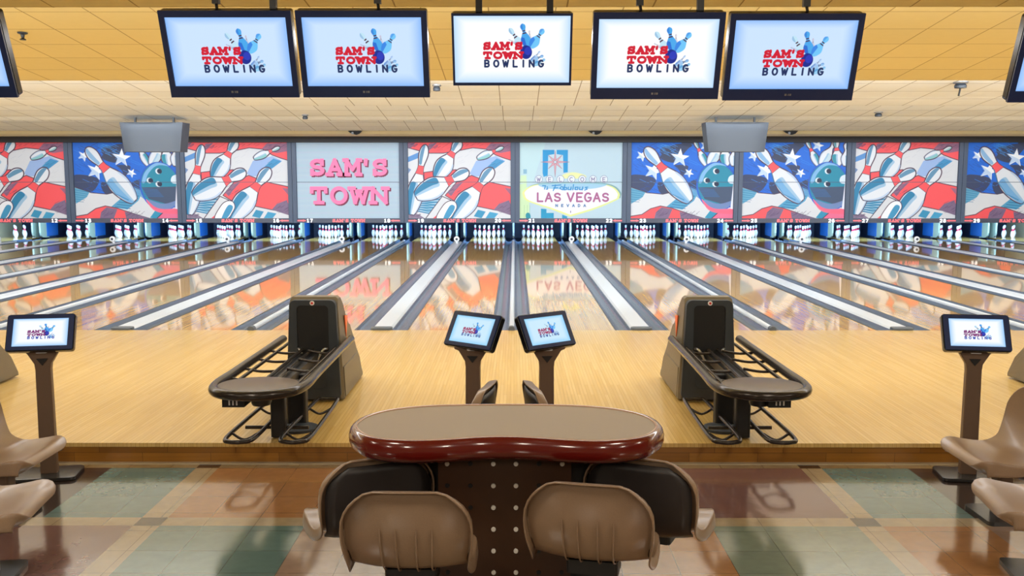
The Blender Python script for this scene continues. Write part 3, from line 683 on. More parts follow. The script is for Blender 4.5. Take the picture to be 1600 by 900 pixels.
ncap = MB().prism(pc, lambda p, q, t: (p, t, q), FOUL_Y+.07, 28.9).mesh('cover', 'cap_white', smooth=.7)
ncape = MB().prism([(p*1.25, q*1.2) for p, q in pc], lambda p, q, t: (p, t, q), FOUL_Y-.02, FOUL_Y+.08).mesh('end_cap', 'cap_end', smooth=.7)
trim_m = MB().box(-.0025, .0025, FOUL_Y, 29.8, -.10, .004).mesh('edge_strip', 'black')
for k, x in enumerate(WX):
    n = LANE_N[LX[2*k]]
    t = empty('ball_return_track', (x, 0, 0), 0, f'broad white capped divider with grey gutters between lanes {n} and {n+1}', 'lane divider', 'broad capped dividers between the lanes of a pair')
    for s in (-1, 1): put(gw, 'gutter', t, (s*.2325, 0, 0)); put(trim_m, 'edge_strip', t, (s*.335, 0, 0))
    put(cap, 'cover', t, (0, 0, 0)); put(cape, 'end_cap', t, (0, 0, 0))
for k, x in enumerate(NX[1:-1]):
    n = LANE_N[LX[2*k+1]]
    t = empty('lane_divider', (x, 0, 0), 0, f'narrow rounded divider rail with grey gutters between lanes {n} and {n+1}', 'lane divider', 'narrow dividers between neighbouring lane pairs')
    for s in (-1, 1): put(gn, 'gutter', t, (s*.1445, 0, 0)); put(trim_m, 'edge_strip', t, (s*.2532, 0, 0))
    put(ncap, 'cover', t, (0, 0, 0)); put(ncape, 'end_cap', t, (0, 0, 0))
# white round lamp on each broad divider
lamp = MB().lathe([(0, .0), (.07, .0), (.08, .03), (.08, .07), (.06, .08)], 20, axis='y').mesh('ring', 'white', smooth=.6)
lampc = MB().lathe([(0, .0), (.035, .0), (.035, .01), (0, .012)], 12, axis='y').mesh('lens', 'charcoal')
lfoot = MB().box(-.03, .03, -.03, .03, -.127, -.06).mesh('foot', 'white')
for k, x in enumerate(WX):
    n = LANE_N[LX[2*k]]
    t = empty('ball_sensor', (x+.02, 27.6, .15), 0, f'small white round sensor on the broad divider between lanes {n} and {n+1}', 'sensor', 'white round sensors near the pins')
    put(lamp, 'ring', t, (0, 0, 0)); put(lampc, 'lens', t, (0, -.08, 0)); put(lfoot, 'foot', t, (0, .04, 0))

# ------------------------------------------------------------------ pin decks
def kick(label, x, wide):
    t = empty('kickback', (x, 0, 0), 0, label, 'partition', 'partitions beside the pin decks')
    for s in ((-1, 1) if wide else (0,)):
        c = s*.12
        MB().box(c-.022, c+.022, 30.35, 31.6, -.08, 1.0).build('side_plate', 'kick_dark', t)
        fb = MB().prism([(29.82, .20), (29.86, .10), (29.95, .04), (30.35, .02), (30.35, .9), (29.82, .9)], lambda p, q, u: (c+u, p, q), -.026, .026).build('front_plate', 'kick_pale', t)
        for d in (-1, 1): MB().box(c+d*.028-.003, c+d*.028+.003, 30.2, 30.95, .06, .50).build('liner', 'kick_blue', t)
for k, x in enumerate(WX): kick(f'pale and blue double partition behind the pins end between lanes {LANE_N[LX[2*k]]} and {LANE_N[LX[2*k]+0]+1}', x, True)
for k, x in enumerate(NX[1:-1]): kick(f'thin pale partition beside the pin decks between lanes {LANE_N[LX[2*k+1]]} and {LANE_N[LX[2*k+1]]+1}', x, False)
prof = [(.0254, 0), (.032, .01), (.0455, .05), (.0575, .09), (.0605, .115), (.058, .145), (.049, .18), (.034, .22), (.0245, .25), (.0232, .265), (.0245, .285), (.029, .31), (.0322, .34), (.031, .358), (.024, .374), (.012, .381), (0, .382)]
pm = MB(); pm.lathe(prof, 16)
pin_mesh = None
def make_pin_mesh():
    me = pm.mesh('bowling_pin', ['pin_white', 'pin_red'], smooth=1.2)
    for f in me.polygons:
        z = sum(me.vertices[v].co.z for v in f.vertices)/len(f.vertices)
        if .232 < z < .262 or .27 < z < .295: f.material_index = 1
    return me
pin_mesh = make_pin_mesh()
rows = [(0, 0, 'head pin'), (-.1524, .264, 'left of second row'), (.1524, .264, 'right of second row'), (-.3048, .528, 'left of third row'), (0, .528, 'middle of third row'), (.3048, .528, 'right of third row'),
        (-.4572, .792, 'leftmost of back row'), (-.1524, .792, 'inner left of back row'), (.1524, .792, 'inner right of back row'), (.4572, .792, 'rightmost of back row')]
for x in LX:
    n = LANE_N[x]
    for dx, dy, nm in rows:
        o = bpy.data.objects.new('bowling_pin', pin_mesh); COL.objects.link(o); o.location = (x+dx, 30.29+dy, 0)
        tag(o, f'white pin with red neck bands, {nm} on lane {n}', 'bowling pin', f'white bowling pins standing at the far ends of the lanes')
# ------------------------------------------------------------------ hanging screens over the step
def tv(loc, w, h, bz, art_me, sw, sh, posts, label, name='television'):
    """bz = (side, top, bottom) bezel; loc = centre of the face"""
    t = empty(name, loc, 0, label, 'television', 'televisions hanging over the edge of the approach')
    tl = 0.37; rot = (tl, 0, 0)                              # top leans toward the seats
    b = MB(); b.prism(rrect(w, h, .018, 3), lambda p, q, u: (p, u, q), .002, .07); b.build('housing', 'black_gloss', t, rot=rot)
    f = MB(); sx0, sx1 = -w/2+bz[0], w/2-bz[0]; sz0, sz1 = -h/2+bz[2], h/2-bz[1]
    f.box(-w/2, sx0, -.012, .012, -h/2, h/2); f.box(sx1, w/2, -.012, .012, -h/2, h/2); f.box(sx0, sx1, -.012, .012, sz1, h/2); f.box(sx0, sx1, -.012, .012, -h/2, sz0)
    f.build('bezel', 'bezel', t, rot=rot)
    s = put(art_me, 'screen', t, (0, 0, 0)); s.rotation_euler = rot; s.scale = ((sx1-sx0)/sw, 1, (sz1-sz0)/sh)
    s.location = (0, -(math.sin(tl)*sz0), math.cos(tl)*sz0)
    s.location = (Matrix.Rotation(tl, 3, 'X') @ Vector((0, 0.0, sz0)))
    if bz[2] > .05:
        m = MB(); m.lathe([(0, -.014), (.009, -.014), (.009, -.012)], 12, loc=(-.012, 0, -h/2+bz[2]*.5), axis='y') if False else m.box(-.022, -.008, -.014, -.012, -h/2+bz[2]*.42, -h/2+bz[2]*.6)
        m.box(.0, .006, -.014, -.012, -h/2+bz[2]*.42, -h/2+bz[2]*.6); m.box(.010, .022, -.014, -.012, -h/2+bz[2]*.42, -h/2+bz[2]*.6)
        m.build('badge', 'metal', t, rot=rot)
    for px, kind in posts:
        zt = 3.13+(7.0-(loc[1]+.06))*.105-loc[2]
        p = MB(); r = Matrix.Rotation(tl, 3, 'X') @ Vector((0, .05, h/2-.06)); z0 = r.z
        if kind == 'pole': p.box(px-.021, px+.021, r.y-.02, r.y+.02, z0, zt)
        else:
            p.box(px-.022, px+.022, r.y-.02, r.y+.02, z0+.09, zt); p.tube([(px, r.y, z0), (px+.008, r.y-.01, z0+.05), (px, r.y, z0+.10)], .010, 8)
        p.build('pole', 'black', t)
    return t
SW, SH = 1.76, 1.0
blue_s = screen_art((200, 224, 252), (120, 176, 250), .44, .20, .93).mesh('screen', SW, SH, 'screen_print')
white_s = screen_art((250, 253, 255), (170, 212, 252), .42, .23, .95).mesh('screen', SW, SH, 'screen_print')
TY = 6.4
tv((-1.820, TY, 2.722), .852, .567, (.037, .042, .075), blue_s, SW, SH, [(-.07, 'hook'), (.30, 'pole')], 'dark framed hanging television with pale blue screen, leftmost of the five whole ones')
tv((-.946, TY, 2.722), .842, .567, (.037, .042, .075), blue_s, SW, SH, [(.10, 'hook')], 'dark framed hanging television directly left of the central thin framed one')
tv((.022, TY, 2.752), .78, .468, (.014, .014, .018), white_s, SW, SH, [(-.215, 'pole'), (.245, 'pole')], 'thin framed hanging television with white screen, smallest and central')
tv((.966, TY, 2.710), .846, .567, (.037, .042, .075), white_s, SW, SH, [(-.12, 'hook'), (.27, 'pole')], 'dark framed hanging television with white screen, directly right of the central one')
tv((1.850, TY, 2.702), .860, .567, (.037, .042, .075), blue_s, SW, SH, [(.07, 'hook')], 'dark framed hanging television with pale blue screen, rightmost of the five whole ones')
tv((-3.705, TY, 2.722), .865, .567, (.037, .042, .075), blue_s, SW, SH, [(0, 'hook')], 'hanging television cut off by the left edge of the view')
tv((3.745, TY, 2.688), .865, .567, (.037, .042, .075), blue_s, SW, SH, [(0, 'hook')], 'hanging television cut off by the right edge of the view')

# grey hoods over the lanes
def hood(x, label):
    t = empty('projection_hood', (x, 20.0, 2.44), 0, label, 'hood', 'grey hoods hanging over the lanes')
    mb = MB(); n = 10
    front = []
    for j in range(7):
        z = .60*j/6; hw = .575+.075*(j/6)
        for i in range(n+1):
            u = -1+2*i/n; front.append((hw*u, -.10*(1-u**4)*(1 if abs(u) < 1 else 0), z))
    fs = [(j*(n+1)+i, j*(n+1)+i+1, (j+1)*(n+1)+i+1, (j+1)*(n+1)+i) for j in range(6) for i in range(n)]
    back = [(a, b*0+.45, c) for a, b, c in front]; N = len(front)
    fs += [(N+a, N+d, N+c, N+b) for a, b, c, d in fs[:]]
    for i in range(n): fs += [(i, N+i, N+i+1, i+1), (6*(n+1)+i, 6*(n+1)+i+1, N+6*(n+1)+i+1, N+6*(n+1)+i)]
    for j in range(6): fs += [(j*(n+1), (j+1)*(n+1), N+(j+1)*(n+1), N+j*(n+1)), (j*(n+1)+n, N+j*(n+1)+n, N+(j+1)*(n+1)+n, (j+1)*(n+1)+n)]
    mb.add(front+back, fs); mb.build('shell', 'grey_panel', t, smooth=.7)
    b = MB()
    for s in (-.4, .4): b.box(s-.02, s+.02, .18, .22, .58, .75)
    b.build('bracket', 'black', t)
hood(-7.45, 'grey curved hood hanging from the ceiling over the mural above number 14')
hood(4.61, 'grey curved hood hanging from the ceiling left of the mural above number 25')

# small ceiling fittings
def ceil_z(y):
    for y1 in [7.0, 12.05, 16.3, 20.6, 24.9, 28.35]:
        if y <= y1: return (3.13 if y1 == 7.0 else 3.11)+(y1-y)*.105
    return 3.11
def spot(x, y, label, stalk=False, r=.07):
    t = empty('ceiling_spotlight', (x, y, ceil_z(y)), 0, label, 'spotlight', 'small grey spotlights on the ceiling')
    MB().lathe([(0, -.02), (r*.9, -.02), (r, 0.0), (r, .02)], 16).build('base', 'metal', t, smooth=.6)
    MB().lathe([(r*.25, -.09), (r*.75, -.085), (r*.8, -.05), (r*.6, -.02)], 16).build('lamp_head', 'charcoal', t, smooth=.6)
    if stalk: MB().tube([(0, 0, -.08), (-.03, -.02, -.20)], .014, 8).build('stalk', 'black', t)
spot(-1.13, 14.6, 'small grey ceiling spotlight at the lower right corner of the second television')
spot(6.6, 14.4, 'grey ceiling spotlight with a dark stalk, right of the televisions', True, .11)
spot(-4.25, 19.9, 'small dark ceiling spotlight above the pale blue panel with pink words')
spot(7.35, 19.6, 'small round ceiling spotlight above the mural over number 27', r=.09)
t = empty('sprinkler_head', (-4.85, 9.75, ceil_z(9.75)), 0, 'small dark sprinkler head on the ochre ceiling, far left', 'sprinkler')
MB().lathe([(.05, 0), (.045, -.012), (.02, -.02), (.015, -.05)], 14).build('escutcheon', 'charcoal', t, smooth=.7)
MB().lathe([(.0, -.075), (.03, -.072), (.03, -.066), (.006, -.05)], 14).build('deflector', 'black', t, smooth=.7)
def clip_(x, label):
    t = empty('ceiling_bracket', (x, 27.9, 3.17), 0, label, 'bracket', 'black brackets along the cornice')
    m = MB(); m.prism([(-.2, .06), (.2, .06), (.12, -.02), (.03, -.05), (-.05, -.02), (-.12, .0)], lambda p, q, u: (p, u, q), -.06, .04); m.build('plate', 'black', t)
    MB().lathe([(0, -.03), (.035, -.03), (.035, .04)], 10, loc=(-.06, -.07, .0), axis='y').build('lamp_head', 'metal', t, smooth=.7)
clip_(-4.55, 'black bracket on the cornice above the pale blue worded panel'); clip_(2.35, 'black bracket on the cornice above the painted welcome sign panel'); clip_(7.95, 'black bracket on the cornice right of the right grey hood')

# ------------------------------------------------------------------ touch-screen consoles
cs = screen_art((196, 228, 248), (120, 200, 248), .40, .26, .80, W=300, H=190, asp=1.58, red=(150, 20, 90), navy=(20, 60, 150)).mesh('screen', 1.58, 1.0, 'screen_print')
cw_ = screen_art((244, 249, 255), (120, 190, 250), .40, .26, .80, W=300, H=190, asp=1.58, red=(120, 20, 110), navy=(20, 60, 170)).mesh('screen', 1.58, 1.0, 'screen_print')
def console(x, y, rz, label, art=None, yaw=0.0, tilt=.45):
    t = empty('scoring_console', (x, y, FLOOR_Z), rz, label, 'scoring console', 'scoring consoles along the step')
    MB().prism(rrect(.40, .30, .04), lambda p, q, u: (p, q, u), 0, .025).build('base_plate', 'base_metal', t, bevel=.006)
    m = MB(); m.prism([(-.055, .02), (.055, .02), (.05, .76), (.055, .80), (.10, .875), (.13, .885), (.13, .905), (-.13, .905), (-.13, .885), (-.10, .875), (-.055, .80), (-.05, .76)], lambda p, q, u: (p, u, q), -.03, .03)
    m.build('post', 'console_post', t, bevel=.008)
    MB().prism([(-.038, .838), (.038, .838), (0, .79)], lambda p, q, u: (p, u, q), -.036, -.028).build('triangle_inset', 'black', t)
    hb = MB(); hb.prism(rrect(.075, .022, .01), lambda p, q, u: (p, u, q+.888), -.045, -.03); hb.build('button', 'white', t)
    r = (-tilt, 0, yaw); c = (0, -.03, 1.02)
    b = MB(); b.prism(rrect(.44, .265, .022, 4), lambda p, q, u: (p, u, q), .0, .045); b.build('display_housing', 'black_gloss', t, rot=r, loc=c, bevel=.004)
    f = MB(); W_, H_ = .44, .265; a, bb = .177, .098
    f.box(-W_/2+.008, -a, -.008, .004, -H_/2+.008, H_/2-.008); f.box(a, W_/2-.008, -.008, .004, -H_/2+.008, H_/2-.008); f.box(-a, a, -.008, .004, bb, H_/2-.008); f.box(-a, a, -.008, .004, -H_/2+.008, -bb); f.build('bezel', 'bezel', t, rot=r, loc=c)
    s = put(art or cs, 'screen', t, (0, 0, 0)); s.scale = (.354/1.58, 1, .196); s.rotation_euler = r
    s.location = Vector(c)+Matrix.Rotation(yaw, 3, 'Z') @ (Matrix.Rotation(r[0], 3, 'X') @ Vector((0, -.003, -.098)))
    return t
console(-.252, 6.62, -.10, 'scoring console with blue-white screen, left one of the pair behind the red rimmed table', None, -.58, .50)
console(.262, 6.62, .10, 'scoring console with blue-white screen, right one of the pair behind the red rimmed table', None, .58, .50)
console(-3.215, 6.52, .18, 'scoring console standing alone beside the left end of the step', cw_)
console(3.20, 6.52, -.14, 'scoring console beside the step, the whole one near the right edge', cw_)
console(3.80, 6.50, .45, 'scoring console half cut off by the right edge of the view')

# ------------------------------------------------------------------ ball returns
def ball_return(x, y, side, label, gname='ball returns with racks on the approach'):
    """side=+1: orange mark and open hood flank toward +x.  Origin: floor under the hood front."""
    t = empty('ball_return', (x, y, 0), 0, label, 'ball return', gname); s = side
    X = lambda v: s*v
    # hood: side profile (y,z) swept across x with a narrowing top
    pr = [(0, 0.02), (-.015, .10), (0, .55), (.02, .86), (.05, .905), (.16, .905), (.26, .84), (.36, .72), (.47, .62), (.52, .615), (.62, .52), (.76, .36), (.90, .22), (1.02, .05), (1.02, .02)]
    hb = MB(); vs = []; n = len(pr)
    cols = (-1, -.9, .9, 1)
    for c in cols:
        for py, pz in pr:
            ins = .018 if abs(c) == 1 else 0
            hw = .25-.045*max(0, pz-.1)/.8
            cy = min(max(py, .0+ins), 1.02-ins); cz = pz-ins if pz > .3 else pz
            vs.append((c*hw, cy if c in (-1, 1) else py, cz if c in (-1, 1) else pz))
    fs = []
    for j in range(3):
        for i in range(n): fs.append((j*n+i, j*n+(i+1) % n, (j+1)*n+(i+1) % n, (j+1)*n+i))
    fs += [tuple(range(n)), tuple(3*n+i for i in range(n))[::-1]]
    hb.add(vs, fs); h = hb.build('hood', 'charcoal_light', t, smooth=.5)
    # charcoal front frame; a flat black plate stands for the shaded opening
    fr_ = MB(); o = rrect(.415, .86, .05, 5, 0, .455); i_ = rrect(.27, .405, .035, 5, .0, .637); N = len(o)
    o = [(p*(1.12-.20*q), q) for p, q in o]
    for ya in (-.035,):
        b0 = [(p, ya, q) for p, q in o]; b1 = [(p, ya, q) for p, q in i_]; b2 = [(p, .05, q) for p, q in i_]; b3 = [(p*1.02, .03, q) for p, q in o]
        fr_.add(b0+b1+b2+b3, [(k, (k+1) % N, N+(k+1) % N, N+k) for k in range(N)]+[(N+k, N+(k+1) % N, 2*N+(k+1) % N, 2*N+k) for k in range(N)]+[(k, 3*N+k, 3*N+(k+1) % N, (k+1) % N) for k in range(N)]+[])
    fr_.build('front_frame', 'charcoal', t, smooth=.6)
    MB().prism(rrect(.268, .403, .034, 5, 0, .637), lambda p, q, u: (p, u, q), -.024, -.019).build('mouth', 'black', t)
    MB().prism(rrect(.22, .26, .05, 5, .0, .25), lambda p, q, u: (p, u, q), -.042, -.034).build('service_door', 'charcoal', t, bevel=.004)
    MB().lathe([(0, .046), (.010, .046), (.010, .04)], 14, loc=(0, 0, .861), axis='y', mi=1).lathe([(.0, .042), (.020, .041), (.020, .034)], 16, loc=(0, 0, .861), axis='y', mi=0).build('badge', ['white', 'red_mark'], t)
    tr = MB().prism([(.23, .72), (.36, .70), (.29, .52)], lambda p, q, u: (X(u), p, q), .222, .230); tr.build('side_mark', 'orange_mark', t)
    for sx in (-1, 1):
        MB().prism([(.06, .03), (.06, .29), (.74, .29), (.99, .06), (.99, .03)], lambda p, q, u: (sx*(u-.045*max(0, q-.1)/.8), p, q), .236, .256).build('side_skirt', 'charcoal_light', t, bevel=.004)
    # cradle arms at the mouth
    for sx in (-1, 1):
        MB().tube(smooth_path([(sx*.125, -.05, .47), (sx*.10, -.10, .47), (sx*.07, -.13, .42), (sx*.05, -.14, .39), (sx*.0, -.14, .385)], 4), .011, 8).build('cradle_arm', 'metal', t, smooth=1.2)
    # upper rack
    zt = .50; yb, yf = .28, -1.62
    cx0 = -.03*s
    rk = smooth_path([(cx0-.30, yb, zt), (cx0-.30, -.4, zt), (cx0-.305, -1.2, zt), (cx0-.31, yf, zt), (cx0-.25, yf-.22, zt), (cx0-.10, yf-.33, zt), (cx0+.10, yf-.33, zt), (cx0+.25, yf-.22, zt), (cx0+.31, yf, zt), (cx0+.305, -1.2, zt), (cx0+.30, -.4, zt), (cx0+.30, yb, zt)], 6)
    MB().tube(rk, .034, 12).build('rack_frame', 'dark_tube', t, smooth=1.2)
    for xx, z_ in ((-.225, zt-.02), (.225, zt-.02), (-.05, zt-.03), (.035, zt-.03)):
        MB().tube([(cx0+xx, -.08 if abs(xx) < .1 else .15, z_+.0), (cx0+xx, yf-.02, z_)], .014, 8).build('rail', 'dark_tube', t, smooth=1.2)
    for yy in (-.25, -.62, -1.0, -1.35):
        for a, b in ((-.29, -.05), (.035, .29)):
            MB().tube(smooth_path([(cx0+a, yy, zt-.01), (cx0+(a+b)/2, yy, zt-.032), (cx0+b, yy, zt-.03)], 5), .011, 8).build('crossbar', 'dark_tube', t, smooth=1.2)
    dsk = MB(); n = 28; pts = [(cx0+.275*math.cos(2*PI*k/n), yf-.06+.235*math.sin(2*PI*k/n)) for k in range(n)]
    dsk.prism(pts, lambda p, q, u: (p, q, u), zt-.03, zt+.022); dsk.build('front_tray', 'tray_brown', t, smooth=.5, bevel=.008)
    # beam and posts
    MB().box(cx0-.07, cx0+.09, -1.55, -.02, zt-.12, zt-.055).build('beam', 'black', t)
    MB().prism(rrect(.11, .09, .02, 3, cx0+s*.0, -1.15), lambda p, q, u: (p, q, u), .01, zt-.09).build('post', 'black', t)
    MB().prism(rrect(.15, .11, .02, 3, cx0+s*.06, -.80), lambda p, q, u: (p, q, u), .01, zt-.09).build('post', 'black', t)
    MB().lathe([(.0, 0), (.15, 0), (.15, .02), (.05, .035)], 20, loc=(cx0+s*.09, -.92, 0)).build('base_disc', 'charcoal', t, smooth=.6)
    bx = MB().box(cx0-s*.13-.10, cx0-s*.13+.05, yf-.14, yf+.08, zt-.125, zt-.03); bx.build('control_box', 'black', t)
    for k in range(3): MB().box(cx0-s*.13-.05+k*.025-.005, cx0-s*.13-.05+k*.025+.005, yf-.144, yf-.140, zt-.11, zt-.075).build('button', 'white', t)
    MB().lathe([(.0, -.14), (.06, -.14), (.07, -.12), (.07, -.03)], 16, loc=(cx0-s*.0, yf+.0, zt)).build('hand_dryer', 'black', t, smooth=.6)
    # lower racks
    for c in (-.19, .20):
        c = s*c
        lp = smooth_path([(c-.085+cx0, -.36, .09), (c-.05+cx0, -.30, .09), (c+.05+cx0, -.30, .09), (c+.085+cx0, -.36, .09), (c+.10+cx0, -1.0, .09), (c+.10+cx0, -1.50, .09), (c+.05+cx0, -1.60, .09), (c-.05+cx0, -1.60, .09), (c-.10+cx0, -1.50, .09), (c-.10+cx0, -1.0, .09)], 6, closed=True)
        MB().tube(lp, .016, 10, closed=True).build('lower_rack', 'dark_tube', t, smooth=1.2)
        for yy in (-.62, -1.38):
            MB().tube(smooth_path([(c+cx0-.09, yy, .09), (c+cx0, yy-.02, .05), (c+cx0+.09, yy, .09)], 5), .010, 8).build('crossbar', 'dark_tube', t, smooth=1.2)
    MB().tube([(cx0-.25, -1.15, .075), (cx0+.22, -1.15, .075)], .014, 8).build('crossbar', 'dark_tube', t, smooth=1.2)
    return t
ball_return(-1.685, 8.13, 1, 'grey ball return hood with dark tube racks, left of the red rimmed table')
ball_return(1.70, 8.13, -1, 'grey ball return hood with dark tube racks, right of the red rimmed table')
ball_return(-5.02, 8.13, 1, 'ball return cut off by the left edge of the view')
ball_return(5.05, 8.13, -1, 'ball return cut off by the right edge of the view')

# ------------------------------------------------------------------ seating: table and molded chairs
def rim_path(): pass
top = [(-.81, 5.00), (-.83, 5.12), (-.79, 5.29), (-.68, 5.43), (-.50, 5.52), (-.28, 5.555), (0, 5.565), (.26, 5.555), (.48, 5.52), (.66, 5.43), (.78, 5.29), (.82, 5.12), (.80, 5.00), (.72, 4.86), (.60, 4.79), (.45, 4.765), (.28, 4.79), (.12, 4.83), (-.02, 4.845), (-.16, 4.83), (-.31, 4.79), (-.47, 4.77), (-.61, 4.79), (-.73, 4.86)]
top = [(.04+(x-.04)*.918, y*.918) for x, y in top]
T = empty('table', (-.01, 4.74, FLOOR_Z), 0, 'kidney shaped table with tan top and glossy dark red rim on a brown pedestal', 'table')
op = [(x+.01, y-4.74) for x, y in sm(top, 4)]
c0 = (0.0, 0.02)
def off(d):
    out = []; n = len(op)
    for i in range(n):
        a = Vector((*op[i-1], 0)); b = Vector((*op[(i+1) % n], 0)); tn = (b-a).normalized(); nr = Vector((-tn.y, tn.x, 0))
        if nr.dot(Vector((op[i][0]-c0[0], op[i][1]-c0[1], 0))) < 0: nr = -nr
        out.append((op[i][0]+nr.x*d, op[i][1]+nr.y*d))
    return out
TZ = .70-FLOOR_Z
MB().prism(off(-.012), lambda p, q, u: (p, q, u), TZ-.02, TZ).build('tabletop', 'laminate', T)
mb = MB(); secs = [(-.012, TZ), (-.004, TZ+.004), (.008, TZ+.002), (.018, TZ-.010), (.026, TZ-.035), (.026, TZ-.065), (.018, TZ-.09), (-.005, TZ-.108), (-.10, TZ-.112)]
N = len(op); vs = []; 
for d, z in secs: vs += [(x, y, z) for x, y in off(d)]
fs = [(j*N+i, j*N+(i+1) % N, (j+1)*N+(i+1) % N, (j+1)*N+i) for j in range(len(secs)-1) for i in range(N)]
mb.add(vs, fs); mb.add([(x, y, TZ-.112) for x, y in off(-.10)], [tuple(range(N))]); mb.build('rim', 'rim_red', T, smooth=1.2)
mb = MB(); mb.tube([(x, y, TZ+.001) for x, y in off(-.012)], .004, 6, closed=True); mb.build('edge_bead', 'rim_edge', T, smooth=1.2)
pd = MB().box(-.33, .33, -.12, .10, .0, TZ-.113); pd.build('pedestal', 'pedestal', T)
MB().box(-.47, -.332, -.04, .08, 0, TZ-.113).build('side_column', 'black', T); MB().box(.332, .47, -.04, .08, 0, TZ-.113).build('side_column', 'black', T)
rv = MB().lathe([(0, .128), (.011, .127), (.012, .120)], 12, axis='y').mesh('rivet', 'rivet', smooth=1.2); hl = MB().lathe([(0, .124), (.011, .1235), (.012, .120)], 12, axis='y').mesh('rivet', 'black', smooth=1.2)
for r_ in range(7):
    for c_, xx in enumerate((-.285, -.17, -.056, .056, .17, .285)):
        on = (c_ in (2, 3)) or (r_ == 0 and c_ in (0, 5))
        put(rv if on else hl, 'rivet', T, (xx, 0, TZ-.182-r_*.112))

PROF = smooth_path([(0, -.222, .405), (0, -.230, .36), (0, -.226, .27), (0, -.208, .16), (0, -.165, .058), (0, -.09, .008), (0, 0, 0), (0, .10, .012), (0, .185, .028), (0, .235, .022), (0, .258, -.012)], 8)
ARC = [0.0]
for a_, b_ in zip(PROF, PROF[1:]): ARC.append(ARC[-1]+(b_-a_).length)
SL = ARC[-1]
def prof_at(s_):
    s_ = min(max(s_, 0), SL-1e-5); i = max(k for k in range(len(ARC)-1) if ARC[k] <= s_)
    f = (s_-ARC[i])/(ARC[i+1]-ARC[i]); p = PROF[i].lerp(PROF[i+1], f); t = (PROF[i+1]-PROF[i]).normalized()
    return p, Vector((0, -t.z, t.y))                        # point and the normal toward the sitter
def shell_pt(x, s_, lift=0.0, W=.285):
    p, n = prof_at(s_); k = s_/SL
    wf = 1-.07*math.exp(-((k-.48)/.12)**2)
    a = min(1, abs(x)/W); cup = (.050*a**2.4 if k < .42 else (.050-(.030)*min(1, (k-.42)/.2))*a**2.4)
    q = p+n*(cup+lift); return (x*wf, q.y, q.z)
def shell_outline(W, d, r0, r1):
    """rounded rectangle in (x, s); inset d; r0 = corner radius at the back top, r1 = at the seat front"""
    hw = W-d; lo, hi = d, SL-d; r0 = max(r0-d, .012); r1 = max(r1-d, .012); r0 = min(r0, hw); r1 = min(r1, hw); o = []
    m = 16; nc = 7; ns = 8
    o += [(-hw+r0+(2*hw-2*r0)*i/ns, lo) for i in range(ns)]
    o += [(hw-r0+r0*math.sin(PI/2*i/nc), lo+r0-r0*math.cos(PI/2*i/nc)) for i in range(nc)]
    o += [(hw, lo+r0+(hi-r1-lo-r0)*i/m) for i in range(m)]
    o += [(hw-r1+r1*math.cos(PI/2*i/nc), hi-r1+r1*math.sin(PI/2*i/nc)) for i in range(nc)]
    o += [(hw-r1-(2*hw-2*r1)*i/ns, hi) for i in range(ns)]
    o += [(-hw+r1-r1*math.sin(PI/2*i/nc), hi-r1+r1*math.cos(PI/2*i/nc)) for i in range(nc)]
    o += [(-hw, hi-r1-(hi-r1-lo-r0)*i/m) for i in range(m)]
    o += [(-hw+r0-r0*math.cos(PI/2*i/nc), lo+r0-r0*math.sin(PI/2*i/nc)) for i in range(nc)]
    return o
def make_shell_mesh(nm, m, lift0=0.0, W=.285, rings=(.0, .004, .012, .025, .05, .09, .13, .18, .23, .265, .283), flange=True, trim=0.0):
    mb = MB(); R = []
    if flange:
        for out_, lf in ((.003, -.058), (.007, -.054), (.008, -.040), (.006, -.014), (.003, -.003)):
            base = shell_outline(W, 0, .19, .13)
            R.append([shell_pt(x*(1+out_/W), s_+(out_ if s_ > SL*.8 else (-out_ if s_ < SL*.2 else 0)), lf) for x, s_ in base])
            R[-1] = [shell_pt(x*(1+out_/W), s_+(out_ if s_ > SL*.8 else (-out_ if s_ < SL*.2 else 0)), lf*(1+.9*max(0, (s_/SL-.6)/.4))) for x, s_ in base]
    for d in rings: R.append([shell_pt(x, s_, lift0) for x, s_ in shell_outline(W, d+trim, .19, .13)])
    n = len(R[0])
    vs = [p for r in R for p in r]; fs = [(j*n+i, j*n+(i+1) % n, (j+1)*n+(i+1) % n, (j+1)*n+i) for j in range(len(R)-1) for i in range(n)]
    b0 = (len(R)-1)*n; idx = list(range(n)); ns, nc, m_ = 8, 7, 16
    # bridge the last slit: pair points left/right walking down from the top
    right = list(range(ns, ns+nc+m_+nc+1)); left = [0]+list(range(n-1, n-(nc+m_+nc+1), -1))
    for a_, b_ in zip(range(len(right)-1), range(len(right)-1)):
        if a_+1 < len(left): fs.append((b0+right[a_], b0+right[a_+1], b0+left[a_+1], b0+left[a_]))
    mb.add(vs, fs); me = mb.mesh(nm, m, smooth=1.6)
    bm = bmesh.new(); bm.from_mesh(me); bmesh.ops.remove_doubles(bm, verts=bm.verts, dist=.0002); bmesh.ops.recalc_face_normals(bm, faces=bm.faces); bmesh.ops.solidify(bm, geom=bm.faces[:], thickness=.007)
    for f in bm.faces: f.smooth = True
    bm.to_mesh(me); bm.free(); me.update(); return me
SHELL = make_shell_mesh('shell', 'plastic')
